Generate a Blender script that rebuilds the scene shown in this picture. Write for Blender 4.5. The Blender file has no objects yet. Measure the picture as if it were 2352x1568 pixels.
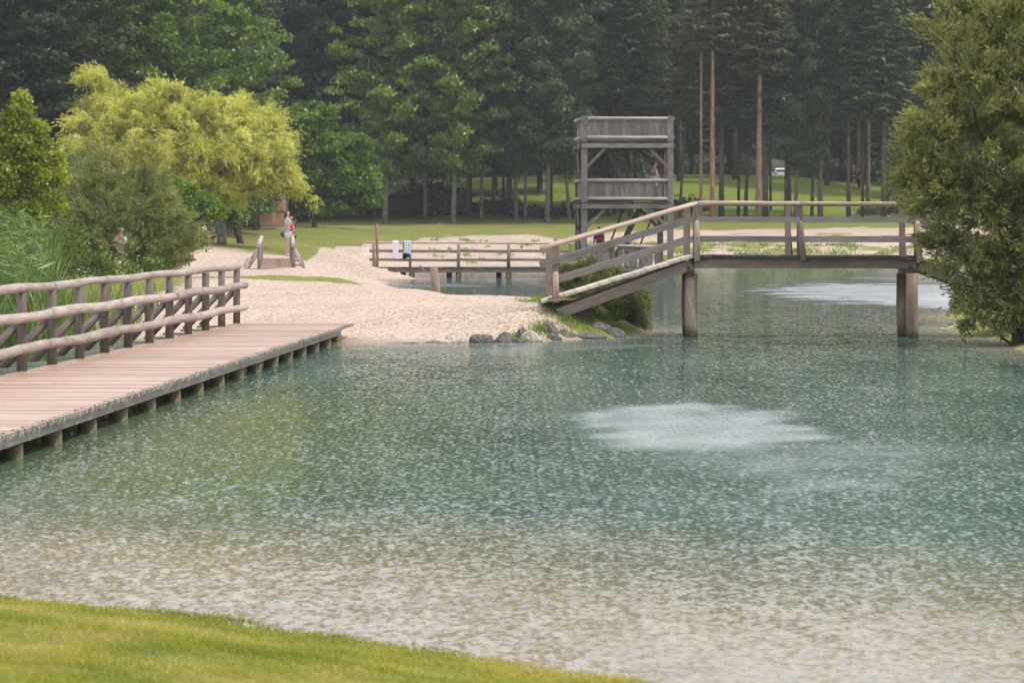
import bpy, math, random
import numpy as np
from mathutils import Vector, Matrix
R = math.radians
# ---------------------------------------------------------------- camera, world, sun, exposure
SC = bpy.context.scene
COL = SC.collection
FPX, HZ, CZ = 7200.0, 507.0, 2.45      # focal length (in units of a 2352 wide picture), horizon row, eye height over the water

cam_d = bpy.data.cameras.new('camera')
cam_d.sensor_width = 36.0
cam_d.lens = FPX / 2352.0 * 36.0
cam_d.shift_y = -(784.0 - HZ) / 2352.0
cam_d.clip_start = 0.5
cam_d.clip_end = 6000
cam_d.dof.use_dof = True
cam_d.dof.focus_distance = 62.0
cam_d.dof.aperture_fstop = 6.3
cam = bpy.data.objects.new('camera', cam_d)
COL.objects.link(cam)
cam.location = (0, 0, CZ)
cam.rotation_euler = (R(90), 0, 0)
SC.camera = cam

SUN_EL, SUN_AZ = R(57), math.atan2(0.80, -0.22)     # azimuth measured from +Y (away from the camera) towards +X
sun_to = Vector((math.sin(SUN_AZ) * math.cos(SUN_EL), math.cos(SUN_AZ) * math.cos(SUN_EL), math.sin(SUN_EL)))
wd = bpy.data.worlds.new('World')
SC.world = wd
wd.use_nodes = True
wn, wl = wd.node_tree.nodes, wd.node_tree.links
wn.clear()
sky = wn.new('ShaderNodeTexSky'); sky.sky_type = 'NISHITA'; sky.sun_disc = False
sky.sun_elevation = SUN_EL; sky.sun_rotation = SUN_AZ
sky.air_density = 1.2; sky.dust_density = 2.5
# broken cloud over the lake: the sky texture mixed with pale cloud
tcw = wn.new('ShaderNodeTexCoord')
nzw = wn.new('ShaderNodeTexNoise'); nzw.inputs['Scale'].default_value = 2.2; nzw.inputs['Detail'].default_value = 4
rmw = wn.new('ShaderNodeMapRange'); rmw.inputs['From Min'].default_value = 0.3; rmw.inputs['From Max'].default_value = 0.62
rmw.inputs['To Min'].default_value = 0.55; rmw.inputs['To Max'].default_value = 0.97
mxw = wn.new('ShaderNodeMixRGB'); mxw.inputs['Color2'].default_value = (8.6, 8.7, 9.0, 1)
bgw = wn.new('ShaderNodeBackground'); bgw.inputs['Strength'].default_value = 0.14
outw = wn.new('ShaderNodeOutputWorld')
wl.new(tcw.outputs['Generated'], nzw.inputs['Vector'])
wl.new(nzw.outputs['Fac'], rmw.inputs['Value'])
wl.new(rmw.outputs['Result'], mxw.inputs['Fac'])
wl.new(sky.outputs['Color'], mxw.inputs['Color1'])
wl.new(mxw.outputs['Color'], bgw.inputs['Color'])
wl.new(bgw.outputs['Background'], outw.inputs['Surface'])

sd = bpy.data.lights.new('sun', 'SUN'); sd.energy = 2.3; sd.angle = R(2.5); sd.color = (1.0, 0.93, 0.84)
so = bpy.data.objects.new('sun', sd); COL.objects.link(so)
so.rotation_euler = (-sun_to).to_track_quat('-Z', 'Y').to_euler()

SC.view_settings.view_transform = 'Standard'
SC.view_settings.look = 'None'
SC.view_settings.exposure = 0.35
SC.view_settings.gamma = 1.0
SC.cycles.max_bounces = 6
SC.cycles.diffuse_bounces = 3
SC.cycles.glossy_bounces = 2
SC.cycles.transmission_bounces = 2
SC.cycles.volume_bounces = 0
SC.cycles.transparent_max_bounces = 4
SC.cycles.caustics_reflective = False
SC.cycles.caustics_refractive = False

# ---------------------------------------------------------------- helpers
def P(u, v, d):
    return Vector(((u - 1176.0) * d / FPX, d, CZ - (v - HZ) * d / FPX))
def G(u, v, z=0.0):
    d = FPX * (CZ - z) / (v - HZ)
    return Vector(((u - 1176.0) * d / FPX, d, z))
def tag(o, label=None, cat=None, group=None, kind=None):
    if label: o['label'] = label
    if cat: o['category'] = cat
    if group: o['group'] = group
    if kind: o['kind'] = kind
    return o
def thing(name, loc, label, cat, group=None, rz=0.0):
    o = bpy.data.objects.new(name, None); COL.objects.link(o)
    o.empty_display_size = 0.2
    o.location = loc; o.rotation_euler = (0, 0, rz)
    return tag(o, label, cat, group)
def copy_tree(o, parent=None):
    c = o.copy(); COL.objects.link(c); c.parent = parent
    for ch in list(o.children): copy_tree(ch, c)
    return c
def mesh_obj(name, me, mat, parent=None):
    o = bpy.data.objects.new(name, me); COL.objects.link(o)
    if mat is not None and not me.materials: me.materials.append(mat)
    if parent is not None:
        o.parent = parent
    return o

class MB:
    """collects boxes, logs and boards with uv in metres; build() makes one mesh object. Coordinates are world; the parent's location is subtracted."""
    def __init__(s): s.v = []; s.f = []; s.uv = []; s.r = []
    def quad(s, pts, uv=None, r=0.5):
        b = len(s.v); s.v += [tuple(p) for p in pts]; s.f.append(tuple(range(b, b + len(pts))))
        s.uv += uv if uv else [(0, 0)] * len(pts); s.r.append(r); return s
    def beam(s, p0, p1, w, h, up=(0, 0, 1), r=None):
        """box from p0 to p1, w across (sideways), h in the up direction"""
        p0 = Vector(p0); p1 = Vector(p1); a = p1 - p0; L = a.length; a.normalize()
        up = Vector(up); sx = a.cross(up)
        if sx.length < 1e-4: sx = Vector((1, 0, 0))
        sx.normalize(); uz = sx.cross(a).normalized()
        r = random.random() if r is None else r; o = r * 37.0
        c = [(p, i, j) for p in (p0, p1) for (i, j) in ((-1, -1), (1, -1), (1, 1), (-1, 1))]
        q = [p + sx * (i * w / 2) + uz * (j * h / 2) for p, i, j in c]
        for k in range(4):
            n = (k + 1) % 4; e = w if k % 2 == 0 else h
            s.quad([q[k], q[n], q[4 + n], q[4 + k]], [(o, o), (o + e, o), (o + e, o + L), (o, o + L)], r)
        s.quad([q[3], q[2], q[1], q[0]], [(o, o), (o + .1, o), (o + .1, o + .1), (o, o + .1)], r)
        s.quad([q[4], q[5], q[6], q[7]], [(o, o), (o + .1, o), (o + .1, o + .1), (o, o + .1)], r)
        return s
    def box(s, lo, hi, r=None):
        lo = Vector(lo); hi = Vector(hi)
        return s.beam(((lo.x + hi.x) / 2, lo.y, (lo.z + hi.z) / 2), ((lo.x + hi.x) / 2, hi.y, (lo.z + hi.z) / 2), hi.x - lo.x, hi.z - lo.z, r=r)
    def log(s, pts, rad, seg=10, wob=0.0, r=None, cap=True, sq=1.0):
        """round timber through pts; rad a number or a list"""
        pts = [Vector(p) for p in pts]; n = len(pts)
        rad = [rad] * n if not hasattr(rad, '__len__') else rad
        r = random.random() if r is None else r; o = r * 37.0
        rings = []; L = o
        for i, p in enumerate(pts):
            a = (pts[min(i + 1, n - 1)] - pts[max(i - 1, 0)]).normalized()
            ref = Vector((0, 0, 1)) if abs(a.z) < 0.9 else Vector((0, 1, 0))
            x = a.cross(ref).normalized(); y = x.cross(a)
            if i: L += (p - pts[i - 1]).length
            b = len(s.v); rr = rad[i] * (1 + random.uniform(-wob, wob))
            for k in range(seg):
                t = 2 * math.pi * k / seg
                s.v.append(tuple(p + x * (math.cos(t) * rr) + y * (math.sin(t) * rr * sq)))
            rings.append((b, L))
        for i in range(n - 1):
            b0, l0 = rings[i]; b1, l1 = rings[i + 1]
            for k in range(seg):
                m = (k + 1) % seg; w = 2 * math.pi * rad[i] / seg
                s.f.append((b0 + k, b0 + m, b1 + m, b1 + k)); s.r.append(r)
                s.uv += [(o + k * w, l0), (o + (k + 1) * w, l0), (o + (k + 1) * w, l1), (o + k * w, l1)]
        if cap:
            s.f.append(tuple(rings[0][0] + k for k in reversed(range(seg)))); s.uv += [(o, o)] * seg; s.r.append(r)
            s.f.append(tuple(rings[-1][0] + k for k in range(seg))); s.uv += [(o, o)] * seg; s.r.append(r)
        return s
    def ball(s, c, rad, seg=10, rings=6, r=0.5, fn=None):
        c = Vector(c); rad = Vector(rad) if hasattr(rad, '__len__') else Vector((rad,) * 3)
        b = len(s.v)
        for i in range(rings + 1):
            th = math.pi * i / rings
            for k in range(seg):
                ph = 2 * math.pi * k / seg
                n = Vector((math.sin(th) * math.cos(ph), math.sin(th) * math.sin(ph), math.cos(th)))
                m = fn(n) if fn else 1.0
                s.v.append(tuple(c + Vector((n.x * rad.x, n.y * rad.y, n.z * rad.z)) * m))
        for i in range(rings):
            for k in range(seg):
                m = (k + 1) % seg
                s.f.append((b + i * seg + k, b + (i + 1) * seg + k, b + (i + 1) * seg + m, b + i * seg + m)); s.r.append(r)
                s.uv += [(k * .1, i * .1), (k * .1, (i + 1) * .1), ((k + 1) * .1, (i + 1) * .1), ((k + 1) * .1, i * .1)]
        return s
    def build(s, name, mat, parent=None, smooth=False, world=True, label=None):
        me = bpy.data.meshes.new(name)
        off = Vector((0, 0, 0))
        vs = s.v
        if parent is not None and world:
            M = Matrix.Identity(4); p = parent; chain = []
            while p is not None: chain.append(p); p = p.parent
            for p in reversed(chain): M = M @ Matrix.LocRotScale(p.location, p.rotation_euler, p.scale)
            Mi = M.inverted()
            vs = [tuple(Mi @ Vector(v)) for v in vs]
        me.from_pydata(vs, [], s.f)
        uvl = me.uv_layers.new(name='UVMap')
        uvl.data.foreach_set('uv', np.array(s.uv, dtype=np.float32).ravel())
        at = me.attributes.new('rnd', 'FLOAT', 'FACE'); at.data.foreach_set('value', np.array(s.r, dtype=np.float32))
        if smooth: me.polygons.foreach_set('use_smooth', [len(f) == 4 for f in s.f])
        me.update()
        o = mesh_obj(name, me, mat, parent)
        if label: o['label'] = label
        return o

# ---------------------------------------------------------------- materials
def new_mat(name):
    m = bpy.data.materials.new(name); m.use_nodes = True
    nt = m.node_tree; nt.nodes.clear()
    out = nt.nodes.new('ShaderNodeOutputMaterial')
    return m, nt, out
def node(nt, t, **kw):
    n = nt.nodes.new(t)
    for k, v in kw.items():
        if k in n.inputs: n.inputs[k].default_value = v
        else: setattr(n, k, v)
    return n
def lk(nt, a, b): nt.links.new(a, b)
def ramp(nt, fac, stops):
    r = nt.nodes.new('ShaderNodeValToRGB'); e = r.color_ramp.elements
    while len(e) < len(stops): e.new(0.5)
    for i, (p, c) in enumerate(stops):
        e[i].position = p; e[i].color = (c[0], c[1], c[2], 1)
    lk(nt, fac, r.inputs['Fac']); return r.outputs['Color']
def mix(nt, fac, a, b, mode='MIX'):
    m = nt.nodes.new('ShaderNodeMixRGB'); m.blend_type = mode
    for s, x in ((m.inputs['Fac'], fac), (m.inputs['Color1'], a), (m.inputs['Color2'], b)):
        if hasattr(x, 'default_value') or hasattr(x, 'is_linked'): lk(nt, x, s)
        elif isinstance(x, (int, float)): s.default_value = x
        else: s.default_value = (x[0], x[1], x[2], 1)
    return m.outputs['Color']
def math_n(nt, op, a, b=None, c=None):
    m = nt.nodes.new('ShaderNodeMath'); m.operation = op
    for i, x in enumerate((a, b, c)):
        if x is None: continue
        if isinstance(x, (int, float)): m.inputs[i].default_value = x
        else: lk(nt, x, m.inputs[i])
    return m.outputs[0]
def maprange(nt, x, a, b, c=0.0, d=1.0, smooth=False):
    m = nt.nodes.new('ShaderNodeMapRange')
    if smooth: m.interpolation_type = 'SMOOTHSTEP'
    lk(nt, x, m.inputs['Value'])
    for k, v in (('From Min', a), ('From Max', b), ('To Min', c), ('To Max', d)): m.inputs[k].default_value = v
    return m.outputs['Result']
def noise(nt, vec, scale, detail=3, rough=0.55, dim=None):
    n = nt.nodes.new('ShaderNodeTexNoise')
    n.inputs['Scale'].default_value = scale; n.inputs['Detail'].default_value = detail; n.inputs['Roughness'].default_value = rough
    lk(nt, vec, n.inputs['Vector']); return n.outputs['Fac']
def mapping(nt, vec, sc, loc=(0, 0, 0), rot=(0, 0, 0)):
    m = nt.nodes.new('ShaderNodeMapping'); m.inputs['Scale'].default_value = sc; m.inputs['Location'].default_value = loc
    m.inputs['Rotation'].default_value = rot
    lk(nt, vec, m.inputs['Vector']); return m.outputs['Vector']
def bump(nt, h, strength, dist):
    b = nt.nodes.new('ShaderNodeBump'); b.inputs['Strength'].default_value = strength; b.inputs['Distance'].default_value = dist
    lk(nt, h, b.inputs['Height']); return b.outputs['Normal']
def pbsdf(nt, out, col, rough=0.7, spec=0.3, nrm=None, metal=0.0):
    p = nt.nodes.new('ShaderNodeBsdfPrincipled')
    p.inputs['Roughness'].default_value = rough; p.inputs['Specular IOR Level'].default_value = spec; p.inputs['Metallic'].default_value = metal
    if hasattr(col, 'is_linked'): lk(nt, col, p.inputs['Base Color'])
    else: p.inputs['Base Color'].default_value = (col[0], col[1], col[2], 1)
    if nrm is not None: lk(nt, nrm, p.inputs['Normal'])
    lk(nt, p.outputs['BSDF'], out.inputs['Surface']); return p

def wood(name, dark, mid, light, rough=0.75, grain=1.0, spec=0.25, green=None):
    """weathered timber: grain runs along the uv v direction; every piece has its own tone (rnd); optional algae near the water line"""
    m, nt, out = new_mat(name)
    uv = node(nt, 'ShaderNodeUVMap').outputs['UV']
    geo = node(nt, 'ShaderNodeNewGeometry')
    g1 = noise(nt, mapping(nt, uv, (26 * grain, 1.6, 1)), 1.0, 5, 0.65)
    g2 = noise(nt, mapping(nt, uv, (3.5, 1.2, 1)), 1.0, 4, 0.6)
    at = node(nt, 'ShaderNodeAttribute'); at.attribute_name = 'rnd'
    s = math_n(nt, 'ADD', math_n(nt, 'MULTIPLY', g1, 0.5), math_n(nt, 'MULTIPLY', g2, 0.42))
    s = math_n(nt, 'ADD', s, math_n(nt, 'MULTIPLY', at.outputs['Fac'], 0.14))
    col = ramp(nt, s, [(0.30, dark), (0.52, mid), (0.74, light)])
    # knots and checks
    vo = node(nt, 'ShaderNodeTexVoronoi', Scale=1.0); lk(nt, mapping(nt, uv, (5, 1.7, 1)), vo.inputs['Vector'])
    kn = maprange(nt, vo.outputs['Distance'], 0.05, 0.10, 0.75, 0.0)
    col = mix(nt, kn, col, tuple(c * 0.35 for c in dark))
    if green:
        sp = node(nt, 'ShaderNodeSeparateXYZ'); lk(nt, geo.outputs['Position'], sp.inputs[0])
        zz = math_n(nt, 'ADD', sp.outputs['Z'], math_n(nt, 'MULTIPLY', g2, -0.25))
        fz = maprange(nt, zz, -0.12, 0.16, 1.0, 0.0, True)
        col = mix(nt, fz, col, green)
    pbsdf(nt, out, col, rough, spec, bump(nt, g1, 0.35, 0.006))
    return m

def plain(name, col, rough=0.8, spec=0.2, var=0.15, sc=8.0, metal=0.0):
    m, nt, out = new_mat(name)
    tc = node(nt, 'ShaderNodeTexCoord')
    n = noise(nt, tc.outputs['Object'], sc, 3)
    c = mix(nt, n, tuple(x * (1 - var) for x in col), tuple(min(1, x * (1 + var)) for x in col))
    pbsdf(nt, out, c, rough, spec, metal=metal)
    return m

def foliage(name, dark, mid, light, trans=0.35, accent=None, nscale=0.9, gloss=0.03):
    m, nt, out = new_mat(name)
    at = node(nt, 'ShaderNodeAttribute'); at.attribute_name = 'rnd'
    tc = node(nt, 'ShaderNodeTexCoord')
    oi = node(nt, 'ShaderNodeObjectInfo')
    n = noise(nt, tc.outputs['Object'], nscale, 2)
    s = math_n(nt, 'ADD', math_n(nt, 'MULTIPLY', at.outputs['Fac'], 0.5), math_n(nt, 'MULTIPLY', n, 0.62))
    s = math_n(nt, 'ADD', s, math_n(nt, 'MULTIPLY', math_n(nt, 'SUBTRACT', oi.outputs['Random'], 0.5), 0.22))
    st = [(0.25, dark), (0.52, mid), (0.82, light)]
    col = ramp(nt, s, st)
    if accent:
        f = math_n(nt, 'GREATER_THAN', at.outputs['Fac'], 0.93)
        col = mix(nt, f, col, accent)
    d = node(nt, 'ShaderNodeBsdfDiffuse'); lk(nt, col, d.inputs['Color'])
    t = node(nt, 'ShaderNodeBsdfTranslucent'); lk(nt, mix(nt, 1.0, col, (1.15, 1.1, 0.55), 'MULTIPLY'), t.inputs['Color'])
    g = node(nt, 'ShaderNodeBsdfGlossy', Roughness=0.38); g.inputs['Color'].default_value = (0.8, 0.85, 0.9, 1)
    m1 = node(nt, 'ShaderNodeMixShader'); m1.inputs[0].default_value = trans
    lk(nt, d.outputs[0], m1.inputs[1]); lk(nt, t.outputs[0], m1.inputs[2])
    m2 = node(nt, 'ShaderNodeMixShader'); m2.inputs[0].default_value = gloss
    lk(nt, m1.outputs[0], m2.inputs[1]); lk(nt, g.outputs[0], m2.inputs[2])
    lk(nt, m2.outputs[0], out.inputs['Surface'])
    return m

def bark(name, a, b):
    m, nt, out = new_mat(name)
    tc = node(nt, 'ShaderNodeTexCoord')
    n = noise(nt, mapping(nt, tc.outputs['Object'], (7, 7, 1.3)), 1.0, 5, 0.65)
    n2 = noise(nt, tc.outputs['Object'], 0.8, 2)
    c = ramp(nt, n, [(0.35, a), (0.65, b)])
    c = mix(nt, maprange(nt, n2, 0.5, 0.7, 0, 0.5), c, (0.075, 0.085, 0.045))
    pbsdf(nt, out, c, 0.9, 0.1, bump(nt, n, 0.6, 0.03))
    return m

M = {}
M['log'] = wood('grey_round_timber', (0.15, 0.12, 0.105), (0.34, 0.28, 0.25), (0.55, 0.475, 0.435))
M['post'] = wood('brown_post_timber', (0.055, 0.044, 0.038), (0.135, 0.108, 0.094), (0.26, 0.215, 0.19))
M['deck'] = wood('pink_brown_deck_boards', (0.22, 0.13, 0.095), (0.41, 0.27, 0.205), (0.57, 0.41, 0.335), 0.42, 1.0, 0.5)
M['deck_edge'] = wood('bleached_deck_ends', (0.14, 0.12, 0.10), (0.30, 0.265, 0.235), (0.52, 0.47, 0.42), 0.6)
M['beam'] = wood('grey_squared_beam', (0.14, 0.13, 0.12), (0.27, 0.255, 0.235), (0.42, 0.395, 0.365))
M['wetpile'] = wood('wet_piling', (0.06, 0.045, 0.025), (0.27, 0.20, 0.10), (0.46, 0.36, 0.19), 0.5, 0.7, 0.4, (0.09, 0.075, 0.03))
M['pillar'] = wood('bridge_pillar_timber', (0.08, 0.058, 0.045), (0.22, 0.16, 0.125), (0.38, 0.29, 0.23), 0.7, 0.7, 0.3, (0.035, 0.035, 0.016))
M['board'] = wood('grey_railing_board', (0.10, 0.088, 0.082), (0.215, 0.19, 0.178), (0.34, 0.305, 0.285))
M['pole'] = wood('peeled_pale_pole', (0.24, 0.165, 0.125), (0.45, 0.335, 0.27), (0.64, 0.51, 0.43))
M['bbeam'] = wood('brown_bridge_beam', (0.08, 0.06, 0.05), (0.20, 0.155, 0.13), (0.33, 0.265, 0.225))
M['darkplank'] = wood('dark_wet_planks', (0.02, 0.017, 0.014), (0.05, 0.043, 0.037), (0.11, 0.095, 0.085), 0.5)
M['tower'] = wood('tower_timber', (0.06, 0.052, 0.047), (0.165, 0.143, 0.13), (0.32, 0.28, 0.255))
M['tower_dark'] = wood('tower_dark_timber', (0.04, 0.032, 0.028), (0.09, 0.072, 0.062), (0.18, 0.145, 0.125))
M['rust'] = wood('rusty_brown_pole', (0.12, 0.065, 0.04), (0.24, 0.135, 0.085), (0.34, 0.21, 0.14))
M['hut'] = wood('red_brown_hut_boards', (0.26, 0.13, 0.08), (0.50, 0.28, 0.18), (0.70, 0.47, 0.34))
M['metal'] = plain('grey_metal', (0.35, 0.36, 0.37), 0.45, 0.5, 0.1, 5, 0.6)
M['concrete'] = plain('pale_concrete', (0.55, 0.53, 0.50), 0.9, 0.2, 0.15)
M['black'] = plain('black_matte', (0.015, 0.015, 0.017), 0.6, 0.3)
M['panel'] = plain('pale_green_panel', (0.55, 0.62, 0.36), 0.6, 0.3, 0.08)
M['skin'] = plain('skin', (0.42, 0.24, 0.17), 0.6, 0.3, 0.08, 12)
M['hair'] = plain('dark_hair', (0.012, 0.009, 0.008), 0.55, 0.3, 0.3, 30)
def cloth(name, col, var=0.12): return plain(name, col, 0.9, 0.1, var, 10)
M['bark_d'] = bark('dark_spruce_bark', (0.045, 0.035, 0.03), (0.13, 0.10, 0.085))
M['bark_r'] = bark('red_brown_pine_bark', (0.15, 0.095, 0.07), (0.34, 0.235, 0.175))
M['bark_g'] = bark('grey_bark', (0.08, 0.072, 0.065), (0.21, 0.19, 0.17))
# ---------------------------------------------------------------- ground
def zl(u, v, d): p = P(u, v, d); return (p.x, p.y, p.z)
CP = []
for t in [(1166, 683, 81.8), (1002, 671, 87.8), (1264, 686, 80.4), (900, 662, 92.9), (700, 650, 96), (560, 650, 96), (450, 640, 100),
          (630, 634, 104), (760, 637, 104), (500, 632, 104), (660, 588, 120), (600, 598, 117), (560, 618, 112), (700, 616, 112), (450, 600, 112), (430, 580, 120), (485, 566, 150), (510, 558, 155),
          (840, 642, 116), (840, 606, 133), (780, 572, 140), (850, 568, 152), (1000, 580, 176), (1250, 580, 176), (900, 590, 160), (1000, 550, 186), (1250, 552, 186),
          (1600, 570, 179), (1850, 570, 179), (2100, 570, 179), (2350, 560, 180), (1700, 545, 190), (2100, 548, 190),
          (600, 522, 190), (750, 522, 200), (900, 515, 213), (1100, 514, 214), (1300, 514, 214), (1600, 508, 214), (1900, 505, 214), (2200, 505, 214),
          (900, 500, 221), (1250, 498, 221), (1600, 494, 221), (1900, 494, 221), (2200, 494, 221), (600, 512, 221), (300, 520, 210),
          (1000, 425, 243), (1200, 410, 243), (1400, 404, 243), (1600, 404, 243), (1800, 405, 243), (1880, 411, 243), (1960, 432, 243), (2060, 462, 243), (2300, 475, 243), (800, 450, 243), (600, 480, 240),
          (1180, 700, 70), (900, 700, 70), (1240, 700, 66.3), (1250, 692, 68), (1300, 702, 68.5)]:
    CP.append(zl(*t))
CP += [(-3.3, 63.2, 0), (-2.2, 63.0, 0), (-1.5, 63, 0), (-.5, 63.2, 0), (.66, 64.0, 0), (1.6, 65.2, 0), (2.4, 66, 0), (3.0, 68.4, 0), (2.7, 72, 0), (2.0, 78, 0), (1.5, 84, 0), (-.1, 86.5, 0), (-2.1, 93, 0), (-3.4, 99, 0), (-4.6, 110, 0),
       (-5.3, 118, 0), (-5.7, 129.7, 0), (-5.24, 136.7, 0), (-6, 150, 0.0), (-5, 163, 0), (-2, 167, 0), (2, 168, 0), (10, 168, 0), (20, 168, 0), (28, 168, 0),
       (-4.4, 61.5, 0), (-5.5, 61, .05), (-6.6, 64.5, -.1), (-7.5, 62, -.3), (-6.5, 61, -.3), (-8.6, 59, -.1), (-9.3, 54, 0), (-11, 50, 0), (-14, 40, 0), (-16, 25, 0),
       (-6, 68, .2), (-8, 68, .2), (-8, 80, .5), (-10.5, 60, .3), (-14, 55, .6), (-14, 80, .9), (-14, 110, 1.0), (-18, 45, .8), (-25, 60, 1.5), (-30, 100, 2.0), (-30, 150, 2.4), (-25, 200, 2.6), (-60, 100, 5), (-60, 220, 6),
       (1.6, 68, .75), (2.2, 68.3, .45), (1.2, 67, .6), (0.9, 74, .5), (-5, 75, .45), (-3, 66, .22), (-1, 66, .25), (-5, 66, .25),
       (9.6, 60, 0), (10, 65, .0), (9.8, 72, 0), (11, 80, 0), (10.5, 52, 0), (11, 40, 0), (12, 25, 0), (12.5, 66, .6), (14, 60, .8), (20, 60, 1.5), (16, 80, .8), (14, 100, 0), (18, 100, .8), (22, 130, .5), (20, 140, 0), (30, 160, .6), (60, 100, 4), (50, 40, 3), (60, 220, 6), (20, 30, 1)]
for x, y in [(-3, 25), (0, 30), (4, 30), (-8, 30), (-10, 40), (-4, 40), (3, 40), (7, 45), (-7, 50), (-2, 52), (2, 55), (-3, 58), (6, 60), (0, 60), (5, 66), (7, 74), (5, 82), (3.5, 92), (8, 95), (10, 110), (1, 105), (-1.5, 118), (4, 125), (10, 140), (15, 150), (-2, 140), (5, 155), (-2, 155), (12, 160), (-6, 54), (0, 95), (6, 30)]:
    CP.append((x, y, -0.9))
CP = np.array(CP)
def rbf_fit(cp):
    X = cp[:, :2]; d = np.sqrt(((X[:, None] - X[None]) ** 2).sum(2) + 0.05)
    n = len(cp); A = np.zeros((n + 3, n + 3)); A[:n, :n] = d + np.eye(n) * -0.02; A[:n, n] = 1; A[:n, n + 1:] = X; A[n, :n] = 1; A[n + 1:, :n] = X.T
    return np.linalg.lstsq(A, np.concatenate([cp[:, 2], [0, 0, 0]]), rcond=None)[0]
WR = rbf_fit(CP)
BANK = np.array([(-30, 30.0), (-8, 21.5), (-3.25, 19.9), (-1.57, 18.5), (-.42, 17.3), (.62, 16.1), (1.5, 14.6), (2.2, 11.0), (3, 8)])
def terrain(x, y):
    x = np.asarray(x, float); y = np.asarray(y, float); shp = x.shape
    X = np.stack([x.ravel(), y.ravel()], 1); z = np.empty(len(X))
    for i in range(0, len(X), 20000):
        Q = X[i:i + 20000]; d = np.sqrt(((Q[:, None] - CP[None, :, :2]) ** 2).sum(2) + 0.05)
        z[i:i + 20000] = d @ WR[:-3] + WR[-3] + Q @ WR[-2:]
    xx, yy = X[:, 0], X[:, 1]
    # far country: rises slowly behind the wood
    far = 5.9 + np.clip(yy - 250, 0, 1e9) * 0.0125 + np.clip(yy - 480, 0, 1e9) * 0.16
    t = np.clip((yy - 243) / 22, 0, 1); z = z * (1 - t) + far * t
    side = np.clip((np.abs(xx) - 45) / 40, 0, 1)
    z = z * (1 - side) + (3 + 0.01 * yy) * side
    # foreground bank
    yb = np.interp(xx, BANK[:, 0], BANK[:, 1], left=30, right=0)
    b = np.clip(yb + 0.12 - yy, -3, 8)
    zb = np.where(b > 0, 0.02 + 0.085 * b + 0.05 * np.clip(b * 4, 0, 1), 0.02 + b * 0.5)
    near = yy < 26
    z = np.where(near, np.maximum(zb, np.minimum(z, -0.4)), z)
    return z.reshape(shp)
def sn(x, y, s, ph=0.0):     # smooth pseudo noise
    return (np.sin(x * 1.7 * s + ph + 1.3 * np.sin(y * 0.9 * s)) + np.sin(y * 1.3 * s + 2.1 * ph + 1.7 * np.sin(x * 0.8 * s + 2))
            + 0.6 * np.sin((x + y) * 2.9 * s + ph)) / 2.6

def surf(x, y):
    z = terrain(x, y)
    z = z + np.where(z > 0.05, 0.035 * sn(x, y, 1.3) + 0.02 * sn(x, y, 4.1, 2.0), 0)
    return z + np.where((y > 168) & (y < 200), 0.13 * sn(x, y, 0.6, 1.0), 0)      # worn, uneven far bank
def gz(x, y): return float(surf(np.array([float(x)]), np.array([float(y)]))[0])

ys = np.concatenate([np.arange(-60, 8, 8), np.arange(8, 24, .3), np.arange(24, 54, 2.0), np.arange(54, 100, .45), np.arange(100, 200, .8), np.arange(200, 262, 1.5), np.arange(262, 400, 12), np.geomspace(400, 3000, 14)])
xs = np.concatenate([-np.geomspace(2500, 44, 12), np.arange(-42, -12, 1.0), np.arange(-12, 12, .3), np.arange(12, 43, 1.0), np.geomspace(44, 2500, 12)])
XX, YY = np.meshgrid(xs, ys)
ZZ = surf(XX, YY)
def grassmask(x, y):
    g = np.full_like(x, -1.6)
    n = sn(x, y, 0.7, 3) * 1.0 + sn(x, y, 2.3, 1) * 0.5
    lawn = (y - (190.5 + 2.0 * sn(x, y, .12, 5) + np.clip(x - 3, 0, 6) * 2.0 + np.clip(-x - 4, 0, 6) * -3.0)) / 3.5
    g = np.maximum(g, lawn)
    g = np.maximum(g, (y - 134 + 0.9 * (x + 13)) / 3.0 * (x < -8.5) * 1.0 - 1e3 * (x >= -8.5))                      # lawn round the picnic table
    path = np.exp(-((y - (152 + (x + 12) * 1.2)) / 2.2) ** 2) * (x < -7)
    g = g - 2.2 * path * (g > -1)
    g = np.maximum(g, -x - 14.5)
    e1 = 1.1 - np.abs((y - 101.5 - (x + 7.0) * 0.3) / 3.6) - np.abs((x + 7.3) / 3.4) ** 2
    g = np.maximum(g, e1 * 1.6)
    e2 = 1 - ((y - 126) / 3.0) ** 2 - ((x + 10.6) / 2.2) ** 2
    g = np.maximum(g, e2 * 2)
    tip = 1.2 - np.hypot((x - 1.75) / 1.05, (y - 68.3) / 3.2) ** 2
    g = np.maximum(g, tip * 1.5)
    g = np.maximum(g, 1.1 - ((y - 81.8) / 1.3) ** 2 - ((x - 1.1) / .9) ** 2)
    g = np.maximum(g, np.where((y < 130) & (x > 9), x - 9.8, -5))
    g = np.maximum(g, np.where(y < 26, 2.0, -5))
    bankr = np.where((y > 168) & (y < 196) & (x > 2), -0.15 + 1.1 * n * 1.0 - 0.35 * (y > 186), -5)             # tufts on the far bank
    g = np.maximum(g, bankr)
    g = np.where((x < -8.2) & (y > 55) & (y < 92), np.maximum(g, (-x - 8.8) * .8), g)
    return np.clip(0.5 + 0.5 * g + 0.22 * n * (g < 1.6), 0, 1)
GM = grassmask(XX, YY)
ny, nx = XX.shape
me = bpy.data.meshes.new('ground')
V = np.stack([XX, YY, ZZ], 2).reshape(-1, 3)
idx = np.arange(ny * nx).reshape(ny, nx)
Fq = np.stack([idx[:-1, :-1], idx[:-1, 1:], idx[1:, 1:], idx[1:, :-1]], 2).reshape(-1, 4)
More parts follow.
